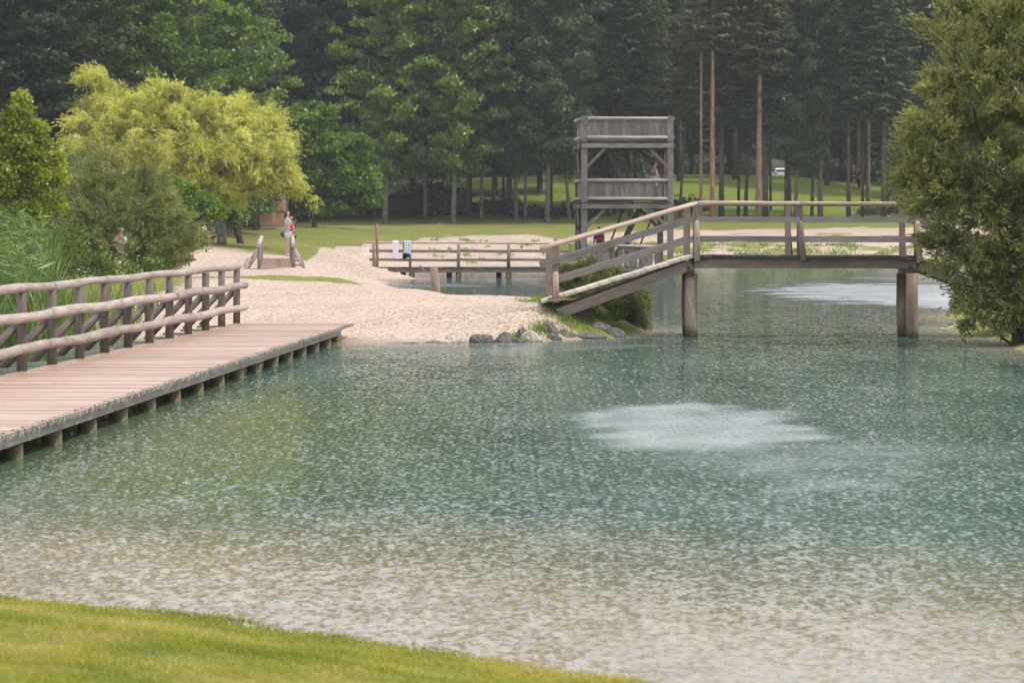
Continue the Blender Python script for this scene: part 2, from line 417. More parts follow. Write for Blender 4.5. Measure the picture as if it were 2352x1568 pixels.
def np_mesh(me, V, F4, smooth=False):
    me.vertices.add(len(V)); me.vertices.foreach_set('co', V.astype(np.float32).ravel())
    n = F4.shape[1]
    me.loops.add(F4.size); me.loops.foreach_set('vertex_index', F4.astype(np.int32).ravel())
    me.polygons.add(len(F4)); me.polygons.foreach_set('loop_start', np.arange(0, F4.size, n, dtype=np.int32))
    if smooth: me.polygons.foreach_set('use_smooth', np.ones(len(F4), bool))
    me.update(calc_edges=True)
np_mesh(me, V, Fq, True)
a = me.attributes.new('grass', 'FLOAT', 'POINT'); a.data.foreach_set('value', GM.astype(np.float32).ravel())

m, nt, out = new_mat('ground_sand_and_grass')
geo = node(nt, 'ShaderNodeNewGeometry'); pos = geo.outputs['Position']
at = node(nt, 'ShaderNodeAttribute'); at.attribute_name = 'grass'
n1 = noise(nt, pos, 4.5, 6, 0.72); n2 = noise(nt, pos, 0.35, 3); n3 = noise(nt, pos, 22, 2)
v1 = node(nt, 'ShaderNodeTexVoronoi', Scale=17.0); lk(nt, pos, v1.inputs['Vector'])
v2 = node(nt, 'ShaderNodeTexVoronoi', Scale=3.3); lk(nt, pos, v2.inputs['Vector'])
sand = ramp(nt, n1, [(0.3, (0.31, 0.208, 0.155)), (0.5, (0.43, 0.305, 0.235)), (0.72, (0.53, 0.405, 0.32))])
sand = mix(nt, maprange(nt, n2, 0.42, 0.6, 0, 0.5), sand, (0.66, 0.47, 0.355))
peb = ramp(nt, v1.outputs['Color'], [(0.12, (0.13, 0.095, 0.078)), (0.3, (0.35, 0.275, 0.23)), (0.8, (0.62, 0.53, 0.465))])
sand = mix(nt, 0.6, sand, peb)
sand = mix(nt, math_n(nt, 'MULTIPLY', maprange(nt, n3, 0.35, 0.25), 0.5), sand, (0.2, 0.15, 0.12))
vs_ = node(nt, 'ShaderNodeSeparateXYZ'); lk(nt, v2.outputs['Color'], vs_.inputs[0])
big = math_n(nt, 'MULTIPLY', maprange(nt, v2.outputs['Distance'], 0.10, 0.16, 1, 0), math_n(nt, 'GREATER_THAN', vs_.outputs['X'], 0.9))
sand = mix(nt, big, sand, (0.82, 0.79, 0.76))
# damp sand close to the water line
sp = node(nt, 'ShaderNodeSeparateXYZ'); lk(nt, pos, sp.inputs[0])
wet = maprange(nt, math_n(nt, 'ADD', sp.outputs['Z'], math_n(nt, 'MULTIPLY', n1, -0.06)), -0.02, 0.06, 0.6, 0.0, True)
sand = mix(nt, wet, sand, (0.30, 0.225, 0.165))
gc = ramp(nt, n1, [(0.25, (0.075, 0.105, 0.022)), (0.5, (0.155, 0.19, 0.035)), (0.75, (0.27, 0.275, 0.07))])
n4 = noise(nt, pos, 1.1, 4, .7)
gc = mix(nt, maprange(nt, n2, 0.45, 0.65, 0, 0.6), gc, (0.25, 0.225, 0.085))
gc = mix(nt, maprange(nt, n4, 0.52, 0.66, 0, 0.75), gc, (0.24, 0.17, 0.09))
gn = noise(nt, mapping(nt, pos, (9, 9, 9)), 1.0, 3, .7)
gm = math_n(nt, 'ADD', at.outputs['Fac'], math_n(nt, 'MULTIPLY', math_n(nt, 'SUBTRACT', gn, 0.5), 0.9))
gm = maprange(nt, gm, 0.42, 0.60, 0, 1, True)
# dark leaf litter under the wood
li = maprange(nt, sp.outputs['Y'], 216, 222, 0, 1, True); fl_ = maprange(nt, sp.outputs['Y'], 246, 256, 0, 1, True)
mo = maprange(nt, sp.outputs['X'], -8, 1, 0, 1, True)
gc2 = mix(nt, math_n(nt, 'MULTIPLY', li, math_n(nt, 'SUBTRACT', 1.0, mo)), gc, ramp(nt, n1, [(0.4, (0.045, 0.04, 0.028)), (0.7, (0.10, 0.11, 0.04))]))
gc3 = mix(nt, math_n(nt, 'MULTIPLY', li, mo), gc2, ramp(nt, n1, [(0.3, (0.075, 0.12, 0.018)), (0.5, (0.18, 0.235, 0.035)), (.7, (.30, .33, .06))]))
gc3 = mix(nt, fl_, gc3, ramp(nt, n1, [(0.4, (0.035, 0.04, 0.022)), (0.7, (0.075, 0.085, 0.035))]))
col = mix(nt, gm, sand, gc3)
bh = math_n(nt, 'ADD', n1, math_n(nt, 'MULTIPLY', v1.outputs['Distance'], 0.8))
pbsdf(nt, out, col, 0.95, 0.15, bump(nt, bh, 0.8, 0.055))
M['ground'] = m
tag(mesh_obj('ground', me, m), kind='structure')

# ---------------------------------------------------------------- water
wys = np.concatenate([np.arange(-60, 8, 8), np.arange(8, 60, .5), np.arange(60, 175, 1.0), np.arange(175, 200, 5)])
wxs = np.concatenate([np.arange(-60, -20, 5), np.arange(-20, 20, .5), np.arange(20, 61, 5)])
WX, WY = np.meshgrid(wxs, wys)
yb = np.interp(WX, BANK[:, 0], BANK[:, 1], left=30, right=0)
db = np.clip(WY - yb, 0, 50)
nn = sn(WX, WY, .35, 1.0)
dbs = np.clip(WY - np.interp(WX, [-30, -3.25, .56, 3, 8, 30], [24, 19.9, 17.0, 16.0, 14.5, 12]), 0, 50)
shallow = np.clip(1 - (dbs - 1.6 - 1.6 * nn) / 7.5, 0, 1)                                     # sandy shelf in front of the grass bank
zz = terrain(WX, WY)
spit = np.clip(1 + (np.minimum(zz, 0)) / 0.30, 0, 1) * (WY > 40)
olive = np.exp(-((WX + 3.4 - (WY - 30) * 0.02) / 2.4) ** 2) * np.clip((WY - 24) / 5, 0, 1) * np.clip((52 - WY) / 12, 0, 1)
def ell(u0, v0, ru, rv, k=1.0):          # ruffled patch given by where it lies on the lake
    a = G(u0, v0 - rv); b = G(u0, v0 + rv); c = G(u0, v0)
    rx = ru * c.y / FPX
    cy = (a.y + b.y) / 2; ry = abs(a.y - b.y) / 2
    q = ((WX - c.x) / rx) ** 2 + ((WY - cy) / ry) ** 2
    w = 0.20 * sn(WX, WY, 1.1, 4) + .1 * sn(WX, WY, 3.0, 1)
    return k * np.clip((1.15 - np.sqrt(q) + w) / 0.45, 0, 1)
ruf = np.maximum.reduce([ell(1605, 988, 345, 74, .72), ell(2150, 682, 400, 36, .85), ell(2250, 1040, 170, 50, .45), ell(2230, 640, 380, 7, .6), ell(1860, 1070, 400, 80, .5), ell(2000, 1300, 1000, 260, .25), ell(1150, 795, 420, 14, .5), ell(1000, 655, 140, 5, .6), ell(2000, 1520, 1000, 170, .4)])
me = bpy.data.meshes.new('water')
n_y, n_x = WX.shape
ix = np.arange(n_y * n_x).reshape(n_y, n_x)
np_mesh(me, np.stack([WX, WY, WX * 0], 2).reshape(-1, 3), np.stack([ix[:-1, :-1], ix[:-1, 1:], ix[1:, 1:], ix[1:, :-1]], 2).reshape(-1, 4), True)
for nm, arr in (('shallow', shallow), ('spit', spit), ('olive', olive), ('ruffle', ruf)):
    a = me.attributes.new(nm, 'FLOAT', 'POINT'); a.data.foreach_set('value', arr.astype(np.float32).ravel())
m, nt, out = new_mat('lake_water')
pos = node(nt, 'ShaderNodeNewGeometry').outputs['Position']
def attr(nm):
    n = node(nt, 'ShaderNodeAttribute'); n.attribute_name = nm; return n.outputs['Fac']
nb = noise(nt, mapping(nt, pos, (.5, .16, 1)), 1.0, 3)
deep = ramp(nt, nb, [(0.3, (0.055, 0.100, 0.078)), (0.55, (0.090, 0.152, 0.122)), (0.75, (0.135, 0.205, 0.172))])
spp = node(nt, 'ShaderNodeSeparateXYZ'); lk(nt, pos, spp.inputs[0])
deep = mix(nt, maprange(nt, spp.outputs['Y'], 45, 85, 0, 0.8, True), deep, (0.035, 0.062, 0.055))  # far water darkened: the wood's reflection is put into the colour
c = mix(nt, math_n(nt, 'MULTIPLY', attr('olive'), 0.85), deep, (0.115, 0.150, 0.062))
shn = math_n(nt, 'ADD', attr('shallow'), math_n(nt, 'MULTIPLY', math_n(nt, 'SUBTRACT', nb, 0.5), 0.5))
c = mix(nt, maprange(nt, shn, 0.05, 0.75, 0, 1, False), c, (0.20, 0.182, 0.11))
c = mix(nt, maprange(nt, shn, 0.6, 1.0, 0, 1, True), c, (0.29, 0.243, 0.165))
c = mix(nt, math_n(nt, 'MULTIPLY', attr('spit'), 0.9), c, (0.38, 0.33, 0.26))
# rain rings and wavelets: surface slopes from noise and from many small drop rings
def vmath(op, a_, b_=None, sc=None):
    v_ = node(nt, 'ShaderNodeVectorMath'); v_.operation = op; lk(nt, a_, v_.inputs[0])
    if b_ is not None:
        if isinstance(b_, tuple): v_.inputs[1].default_value = b_
        else: lk(nt, b_, v_.inputs[1])
    if sc is not None:
        if isinstance(sc, (int, float)): v_.inputs['Scale'].default_value = sc
        else: lk(nt, sc, v_.inputs['Scale'])
    return v_.outputs[0]
def slope_noise(scale, det, amp):
    n_ = node(nt, 'ShaderNodeTexNoise'); n_.inputs['Scale'].default_value = 1.0; n_.inputs['Detail'].default_value = det
    lk(nt, mapping(nt, pos, scale), n_.inputs['Vector'])
    return vmath('SCALE', vmath('SUBTRACT', n_.outputs['Color'], (.5, .5, .5)), None, amp)
def drops(sc, amp, keep, rad, k_, off):
    mp_ = mapping(nt, pos, (sc, sc * .8, 0), off)
    v_ = node(nt, 'ShaderNodeTexVoronoi', Scale=1.0); v_.voronoi_dimensions = '2D'; lk(nt, mp_, v_.inputs['Vector'])
    rel = vmath('NORMALIZE', vmath('SUBTRACT', mp_, v_.outputs['Position']))
    s_ = node(nt, 'ShaderNodeSeparateXYZ'); lk(nt, v_.outputs['Color'], s_.inputs[0])
    on = math_n(nt, 'GREATER_THAN', s_.outputs['X'], 1 - keep)
    rr_ = math_n(nt, 'MULTIPLY', maprange(nt, s_.outputs['Y'], 0, 1, .35, 1), rad)
    f_ = maprange(nt, math_n(nt, 'DIVIDE', v_.outputs['Distance'], rr_), .55, 1.0, 1, 0, True)
    wv = math_n(nt, 'SINE', math_n(nt, 'ADD', math_n(nt, 'MULTIPLY', v_.outputs['Distance'], k_), math_n(nt, 'MULTIPLY', s_.outputs['Z'], 6.28)))
    return vmath('SCALE', rel, None, math_n(nt, 'MULTIPLY', math_n(nt, 'MULTIPLY', wv, f_), math_n(nt, 'MULTIPLY', on, amp)))
rfn = noise(nt, mapping(nt, pos, (.9, .32, 1)), 1.0, 5, .65)
rf = maprange(nt, math_n(nt, 'ADD', attr('ruffle'), math_n(nt, 'MULTIPLY', math_n(nt, 'SUBTRACT', rfn, .5), .65)), .05, 1.25, 0, 1, True)
pch = noise(nt, mapping(nt, pos, (.55, .28, 1)), 1.0, 3)
amp = maprange(nt, pch, .38, .62, .75, 1.2)
sl = vmath('ADD', slope_noise((2.6, 1.6, 1), 2, 0.05), slope_noise((17, 8, 1), 2, 0.16))
sl = vmath('ADD', sl, drops(13, .85, .66, .40, 20, (0, 0, 0)))
sl = vmath('ADD', sl, drops(8, .75, .5, .36, 26, (3.3, 7.1, 0)))
sl = vmath('SCALE', sl, None, amp)
s3 = node(nt, 'ShaderNodeSeparateXYZ'); lk(nt, sl, s3.inputs[0])
cb = node(nt, 'ShaderNodeCombineXYZ'); cb.inputs['Z'].default_value = 1.0; lk(nt, s3.outputs['X'], cb.inputs['X']); lk(nt, s3.outputs['Y'], cb.inputs['Y'])
nrm = vmath('NORMALIZE', cb.outputs[0])
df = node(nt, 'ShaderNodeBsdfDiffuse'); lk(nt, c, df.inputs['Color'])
gl = node(nt, 'ShaderNodeBsdfGlossy'); lk(nt, nrm, gl.inputs['Normal'])
lk(nt, maprange(nt, rf, 0, 1, 0.04, 0.42), gl.inputs['Roughness'])
fr = node(nt, 'ShaderNodeFresnel', IOR=1.33); lk(nt, nrm, fr.inputs['Normal'])
ff = math_n(nt, 'MINIMUM', math_n(nt, 'MULTIPLY', fr.outputs[0], maprange(nt, rf, 0, 1, .9, 1.0)), 0.72)
ms = node(nt, 'ShaderNodeMixShader'); lk(nt, ff, ms.inputs[0])
lk(nt, df.outputs[0], ms.inputs[1]); lk(nt, gl.outputs[0], ms.inputs[2])
lk(nt, ms.outputs[0], out.inputs['Surface'])
tag(mesh_obj('water', me, m), kind='structure')
# ---------------------------------------------------------------- jetty (boardwalk) at the left
random.seed(4)
ZD = 0.35
JA, JB = G(65, 853, ZD), G(555, 742, ZD)               # inner (railing) edge
OA, OB = G(0, 995, ZD), G(802, 743, ZD)                # outer edge
def line_at(a, b, y): t = (y - a.y) / (b.y - a.y); return Vector((a.x + (b.x - a.x) * t, y, ZD))
inn = lambda y: line_at(JA, JB, y)
outr = lambda y: line_at(OA, OB, y)
ax = (JB - JA).normalized()
jet = thing('jetty', (inn(64.2) + outr(64.2)) / 2 - Vector((0, 0, ZD)), 'long plank boardwalk on pilings with a log railing, ending at the pebble beach', 'jetty')
deck = MB(); y = 21.0
while y < 64.1:
    w = 0.145
    a = inn(y + w / 2); b = outr(y + w / 2); j = random.uniform(-.035, .035); dz = random.uniform(-.004, .004)
    yn = min(1.0, 1) * 0
    s = b - a; s.normalize()
    deck.beam(a + Vector((-0.14, 0, -0.022 + dz)), b + s * j + Vector((0.02, 0, -0.022 + dz)), w - 0.012, 0.045)
    y += w
deck.build('deck', M['deck'], jet)
ed = MB(); y = 21.0
while y < 64.1:        # bleached board ends
    b = outr(y + .0725); ed.beam(b + Vector((0.055, 0, -0.024 + random.uniform(-.004, .008))), b + Vector((0.068 + random.uniform(0, .03), 0, -0.026)), 0.128, 0.05); y += 0.145
ed.build('board_ends', M['deck_edge'], jet)
st = MB()
segs = [21, 27, 33, 39, 45, 51, 57, 62.6]
for a_, b_ in zip(segs[:-1], segs[1:]):
    st.beam(outr(a_ + .01) + Vector((-.045, 0, -.108)), outr(b_ - .01) + Vector((-.045, 0, -.108)), 0.08, 0.12)
st.build('edge_beam', M['beam'], jet)
st = MB(); st.beam(inn(21) + Vector((.1, 0, -.12)), inn(62.6) + Vector((.1, 0, -.12)), .1, .14); st.beam(inn(21) + Vector((1.1, 0, -.12)), inn(62.6) + Vector((1.1, 0, -.12)), .1, .14)
st.build('joists', M['beam'], jet)
posts_y = [JB.y - 2.06 * k for k in range(0, 21)]
posts_y = [p for p in posts_y if p > 24]
for i, y in enumerate(posts_y):
    for e, xo in (('o', -0.17), ('m', -1.3)):
        b = outr(y - 1.1) + Vector((xo, 0, 0))
        if b.y > 58 and e == 'm': continue
        p = MB().log([b + Vector((random.uniform(-.03, .03), 0, -1.3)), b + Vector((0, 0, -.6)), b + Vector((0, 0, -.2))], [.13 * random.uniform(.85, 1.1), .122, .115], 12, .04)
        p.build('piling', M['wetpile'], jet, True)
    q = inn(y)
    cb = MB().beam(q + Vector((-.92, 0, -.075)), q + Vector((1.9, 0, -.075)), 0.08, 0.05); cb.build('cross_beam', M['beam'], jet)
    px = q + Vector((-.10, 0, 0))
    MB().log([px + Vector((0, 0, -.16)), px + Vector((random.uniform(-.01, .01), 0, .5)), px + Vector((0, random.uniform(-.01, .01), 1.10))], [.075, .072, .068], 12, .03).build('post', M['post'], jet, True)
    MB().log([px + Vector((-.74, 0.03, -.06)), px + Vector((-.06, 0.03, .66))], [.066, .062], 10, .03).build('brace', M['post'], jet, True)
    MB().log([px + Vector((-.35, 0, -.16)), px + Vector((-.35, 0, -1.3))], [.09, .09], 10).build('piling', M['wetpile'], jet, True)
def railrun(xo, z, rad, breaks, nm, endy):
    for a_, b_ in zip(breaks[:-1], breaks[1:]):
        pts = []; n = max(3, int((b_ - a_) / .45)); rr = []
        r0 = rad * random.uniform(1.02, 1.15); r1 = rad * random.uniform(.88, .98)
        if random.random() < .5: r0, r1 = r1, r0
        for k in range(n + 1):
            y = a_ + .006 + (b_ - a_ - .012) * k / n
            pts.append(inn(y) + Vector((xo + random.uniform(-.008, .008), 0, z + random.uniform(-.005, .005) + .012 * math.sin(y * 1.1 + z * 9))))
            rr.append(r0 + (r1 - r0) * k / n)
        MB().log(pts, rr, 14, .018).build(nm, M['log'], jet, True)
e = JB.y
railrun(-.10, 1.155, .062, [21.5] + [e - 2.06 * k for k in (17, 14, 11, 9, 8 - 1, 5, 3)] + [e + .25], 'top_rail', 0)
railrun(.035, .77, .074, [21.5] + [e - 2.06 * k for k in (15.2, 12.1, 9.4, 6.8, 4.2)] + [e + .28], 'middle_rail', 0)
railrun(.035, .33, .074, [21.5] + [e - 2.06 * k for k in (16.3, 13.0, 9.5, 6.9, 3.2)] + [e + .22], 'lower_rail', 0)

# ---------------------------------------------------------------- footbridge
random.seed(8)
YB = 66.0
def U(u, v, d=YB): return P(u, v, d)
br = thing('footbridge', P(1840, 773, 66.9) * 1.0, 'humped wooden footbridge on round pillars crossing the lake, with plank sides and pale pole handrails', 'bridge')
W_, SH = 1.55, -0.02                       # width of the deck; the far side is shifted a little to the left
near = [U(1243, 691), U(1592, 586), U(2108, 587), U(2470, 700)]
far = [p + Vector((SH, W_, 0)) for p in near]
dk = MB()
def planks(a, b, a2, b2, n, mat):
    for k in range(n):
        t0 = (k + .03) / n; t1 = (k + .97) / n
        q0, q1 = a.lerp(b, t0), a.lerp(b, t1); r0, r1 = a2.lerp(b2, t0), a2.lerp(b2, t1)
        ov = (r0 - q0).normalized() * .10
        dn = Vector((0, 0, -.055)); r = random.random(); j = Vector((0, 0, random.uniform(-.006, .006)))
        q0, q1, r0, r1 = q0 - ov + j, q1 - ov + j, r0 + ov + j, r1 + ov + j; o = r * 30
        L = (r0 - q0).length; w = (q1 - q0).length
        uv = [(o, o), (o + w, o), (o + w, o + L), (o, o + L)]
        mat.quad([q0, q1, r1, r0], uv, r); mat.quad([q0 + dn, r0 + dn, r1 + dn, q1 + dn], uv, r)
        for s_, t_ in ((q0, q1), (q1, r1), (r1, r0), (r0, q0)): mat.quad([s_ + dn, t_ + dn, t_, s_], [(o, o), (o + .1, o), (o + .1, o + .05), (o, o + .05)], r)
planks(near[0], near[1], far[0], far[1], 13, dk)
M['rampp'] = wood('pale_ramp_planks', (0.30, 0.24, 0.20), (0.55, 0.46, 0.40), (0.75, 0.65, 0.57))
dk.build('ramp_deck', M['rampp'], br)
dk = MB(); planks(near[2], near[3], far[2], far[3], 14, dk); dk.build('ramp_deck', M['rampp'], br)
dk = MB(); planks(near[1] + Vector((.01, 0, 0)), near[2], far[1] + Vector((.01, 0, 0)), far[2], 24, dk); dk.build('deck', M['darkplank'], br)
for side, off in (('n', Vector((0, .06, 0))), ('f', Vector((SH, W_ - .06, 0)))):
    MB().beam(near[1] + off + Vector((.02, 0, -.17)), near[2] + off + Vector((-.02, 0, -.17)), .12, .21).build('beam', M['bbeam'], br)
    MB().beam(near[0] + off + Vector((.35, 0, -.27)), near[1] + off + Vector((-.02, 0, -.20)), .12, .22).build('beam', M['bbeam'], br)
    MB().beam(near[2] + off + Vector((.02, 0, -.20)), near[3] + off + Vector((-.35, 0, -.27)), .12, .22).build('beam', M['bbeam'], br)
# pillars
for (u, vb, d, rad, vt) in ((1588, 773, 66.2, .13, 628), (2096, 776, 65.8, .122, 628), (2073, 772, 66.95, .12, 628), (1581, 770, 67.4, .13, 628)):
    b = P(u, vb, d); t = P(u, vt, d)
    MB().log([(b.x + .02, b.y, -1.4), (b.x + .005, b.y, 0), (b.x - .012, b.y, .6), (t.x - .01, t.y, t.z)], [rad * 1.0, rad, rad * 1.06, rad], 16, .02).build('pillar', M['pillar'], br, True)
for u in (1586, 2096):
    c_ = P(u, 620, YB)
    MB().beam((c_.x, YB + .0, c_.z - .02), (c_.x + SH, YB + W_ + .1, c_.z - .02), .17, .20).build('cross_head', M['darkplank'], br)
# railings
def rail_seg(p0, p1, z, rad, mat, nm):
    n = 7; pts = [p0.lerp(p1, k / n) + Vector((0, 0, z + random.uniform(-.006, .006))) for k in range(n + 1)]
    MB().log(pts, [rad * random.uniform(.93, 1.05) for _ in pts], 12, .02).build(nm, mat, br, True)
for side, off in (('n', Vector((0, 0, 0))), ('f', Vector((SH, W_, 0)))):
    ny = -.02 if side == 'n' else .02
    A0, A1, A2, A3 = [p + off for p in near]
    mid = A1.lerp(A2, .475)
    rail_seg(A0 + Vector((0, 0, 0)), A1 + Vector((.1, 0, -.0)), 1.09, .042, M['pole'], 'handrail')
    rail_seg(A1 + Vector((.1, 0, 0)), mid, 1.09, .050, M['pole'], 'handrail')
    rail_seg(mid, A2, 1.085, .047, M['pole'], 'handrail')
    rail_seg(A2, A3, 1.09, .052, M['pole'], 'handrail')
    for z in (.755, .34):
        h0 = Vector((0, ny * 3, z))
        for (s0, s1, w) in ((A0 + Vector((.0, 0, -.01)), A1, .118), (A1 + Vector((.08, 0, 0)), mid, .118), (mid + Vector((.05, 0, 0)), A2, .125), (A2, A3, .115)):
            MB().beam(s0 + h0, s1 + h0, .045, w).build('side_board', M['board'], br)
    for k, (q, lean) in enumerate(((A0.lerp(A1, .095), 0), (A1 + Vector((.07, 0, 0)), 0), (mid + Vector((0, 0, 0)), .06), (A2 + Vector((-.02, 0, 0)), .04), (A3.lerp(A2, .1), 0))):
        yo = Vector((0, -.10 if side == 'n' else .10, 0))
        if side == 'f': q = q + Vector((-.10, 0, 0))
        po = MB(); po.beam(q + Vector((0, ny * -1, -.02)) , q + Vector((-.0, ny * -1, 1.05)), .145 if k in (0, 1) else .12, .09, up=(0, 1, 0)); pp = po.build('post', M['pole'] if False else M['bbeam'], br)
        zt = .73 if k != 0 else .52
        fr_ = MB().log([q + yo + Vector((lean + .01, 0, -.12)), q + yo + Vector((0, 0, zt - .05)), q + yo + Vector((0, 0.01, zt))], [.066, .062, .03], 12, .02)
        fr_.build('strut', M['pole'] if k != 2 else M['bbeam'], br, True)
        if k == 0:
            MB().beam(q + yo + Vector((-.16, 0, -.06)), q + yo + Vector((.2, 0, -.02)), .2, .09).build('foot_block', M['bbeam'], br)

# ---------------------------------------------------------------- rear pier
random.seed(5)
YP = 136.0
pr = thing('pier', P(860, 614, YP) + Vector((0, .8, -.44)), 'low dark pier with a plank railing, leading across the lagoon to the tower', 'pier')
x0, x1 = P(843, 614, YP).x, P(1345, 614, YP).x
zP = P(860, 614, YP).z
d_ = MB(); x = x0
while x < x1 + 4.2:
    d_.beam((x + .07, YP - .06, zP - .02 + random.uniform(-.008, .008)), (x + .07, YP + 1.5, zP - .02), .133, .045); x += .14
d_.build('deck', M['darkplank'], pr)
for yy in (YP + .02, YP + 1.4): MB().beam((x0 + .9, yy, zP - .13), (x1 + 3.9, yy, zP - .13), .1, .17).build('beam', M['bbeam'] if yy < YP + 1 else M['darkplank'], pr)
for u in (946, 1053, 1168, 1283):
    q = P(u, 614, YP)
    MB().log([(q.x, YP + .12, -1.2), (q.x, YP + .12, zP - .2)], .12, 12).build('piling', M['wetpile'], pr, True)
    MB().log([(q.x - .42, YP + 1.2, -1.2), (q.x - .42, YP + 1.2, zP - .2)], .12, 12).build('piling', M['darkplank'], pr, True)
for u, w in ((859, .12), (942, .10), (1053, .13), (1168, .15), (1283, .14)):
    q = P(u, 614, YP)
    MB().log([(q.x, YP - .05, zP - .05), (q.x + random.uniform(-.02, .02), YP - .05, zP + 1.06)], [w * .55, w * .5], 10, .02).build('post', M['bbeam'], pr, True)
for z, h in ((.715, .125), (.335, .115)):
    ps = [847, 1052, 1169, 1330]
    for a_, b_ in zip(ps[:-1], ps[1:]):
        MB().beam((P(a_, 0, YP).x + .02, YP + .045, zP + z), (P(b_, 0, YP).x - .02, YP + .045, zP + z - .03), .04, h).build('side_board', M['board'], pr)
pts = [(P(u, 0, YP).x, YP - .05, zP + 1.09 + random.uniform(-.012, .012) - (u - 839) * .00012) for u in range(839, 1335, 24)]
MB().log(pts, [.048] * len(pts), 10, .08).build('handrail', M['pole'], pr, True)

q = P(867, 626, 134.2)
o = MB().log([(q.x - .02, 134.2, q.z - .4), (q.x - .01, 134.2, q.z + .8), (q.x - .04, 134.2, P(866, 513, 134.2).z)], [.075, .07, .055], 10, .05).build('pole', M['rust'], None, True)
tag(o, 'upright rusty brown pole standing at the shore end of the low pier', 'pole')
q = P(1000, 672, 88.5)
mp = thing('mooring_post', (q.x, 88.5, 0), 'thick weathered mooring post rising behind the crest of the pebble spit', 'post')
MB().log([(q.x + .06, 88.5, -.6), (q.x + .02, 88.5, .55), (q.x - .05, 88.5, P(988, 613, 88.5).z)], [.135, .12, .11], 16, .015).build('shaft', M['pillar'], mp, True)
a = P(963, 609, 88.6); b = P(980, 627, 88.6)
MB().beam(a, b, .04, .04).build('spike', M['board'], mp)
# towels on the pier rail
def towel(name, ua, ub, vt, vb, col, label, extra=0.0, yo=0.0):
    m_ = MB(); n = 10; k = 9
    def prof(i, j, side):
        t = i / n; s_ = j / k; x = P(ua + (ub - ua) * t, 0, YP).x
        zt = P(0, vt, YP).z; zb = P(0, vb, YP).z + (extra * math.sin(t * 5.0)) - .05 * side
        z = zt + (zb - zt) * s_
        yy = (YP - .05) + side * (-.055 - .035 * s_ - .012 * math.sin(t * 17 + s_ * 2) * s_) + yo * 0
        if j == 0: yy = YP - .05 + side * -.02
        return Vector((x + .012 * math.sin(s_ * 4 + t), yy, z))
    for side in (1, -1):
        for i in range(n):
            for j in range(k):
                q = [prof(i, j, side), prof(i + 1, j, side), prof(i + 1, j + 1, side), prof(i, j + 1, side)]
                m_.quad(q if side == 1 else q[::-1], None, .5)
    for i in range(n): m_.quad([prof(i, 0, -1), prof(i + 1, 0, -1), prof(i + 1, 0, 1), prof(i, 0, 1)], None, .5)
    o = m_.build(name, col, None, True)
    md = o.modifiers.new('thick', 'SOLIDIFY'); md.thickness = .012
    return tag(o, label, 'towel')
towel('towel', 902, 915.5, 553, 590, cloth('lilac_white_towelling', (0.72, 0.68, 0.80), .05), 'plain lilac white towel hanging over the pier handrail', .05)
m_, nt, out = new_mat('blue_white_printed_towelling')
tc = node(nt, 'ShaderNodeTexCoord'); w1 = node(nt, 'ShaderNodeTexWave', Scale=3.2); w1.bands_direction = 'X'; lk(nt, tc.outputs['Object'], w1.inputs['Vector'])
bb = node(nt, 'ShaderNodeTexBrick', Scale=5.0); lk(nt, tc.outputs['Object'], bb.inputs['Vector'])
cc = ramp(nt, w1.outputs['Fac'], [(0.45, (0.55, 0.72, 0.76)), (0.72, (0.68, 0.78, 0.82)), (0.93, (0.12, 0.16, 0.22))])
pbsdf(nt, out, cc, .9, .1)
towel('towel', 927, 944, 553, 580, m_, 'light blue patterned towel hung over the pier handrail beside dark clothes', .03)
o = towel('hanging_clothes', 925, 941, 553.5, 590, cloth('black_cloth', (0.012, 0.014, 0.022)), 'black garment hanging below the blue towel on the pier handrail', -.03)
o['category'] = 'clothes'; o.location.y = -.02 + .045; o.scale = (1, 1, 1)

# ---------------------------------------------------------------- tower
random.seed(11)
tw = thing('lookout_tower', (5.0, 138, 0), 'three storey grey timber lookout tower standing in the lake behind the footbridge', 'tower')
FL, FR, RL, RR_ = Vector((3.135, 136, 0)), Vector((6.87, 136, 0)), Vector((2.95, 140.0, 0)), Vector((6.62, 140.0, 0))
ZT = P(0, 266, 136).z
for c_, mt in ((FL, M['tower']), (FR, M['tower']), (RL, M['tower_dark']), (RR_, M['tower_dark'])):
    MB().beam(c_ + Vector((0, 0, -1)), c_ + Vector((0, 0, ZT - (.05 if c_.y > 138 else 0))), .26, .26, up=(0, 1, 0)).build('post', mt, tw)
def side(z0, z1, A, B, n, mt, nm, gap=.03, jit=0, off=0.0):
    m_ = MB(); d = B - A; L = d.length; t = .16
    nrm = Vector((d.y, -d.x, 0)).normalized()
    while t < L - .16:
        w = random.uniform(.17, .30); w = min(w, L - .15 - t)
        if w < .06: break
        g = gap * random.uniform(0, 2.2) if random.random() < .5 else .006
        p = A + d * ((t + (w - g) / 2) / L) + nrm * (off + random.uniform(0, .012))
        m_.beam(p + Vector((0, 0, z0 + random.uniform(-jit, 0))), p + Vector((0, 0, z1 + random.uniform(-jit, jit) * .4)), w - g, .03, up=tuple(nrm))
        t += w
    m_.build(nm, mt, tw)
zs = lambda v: P(0, v, 136).z
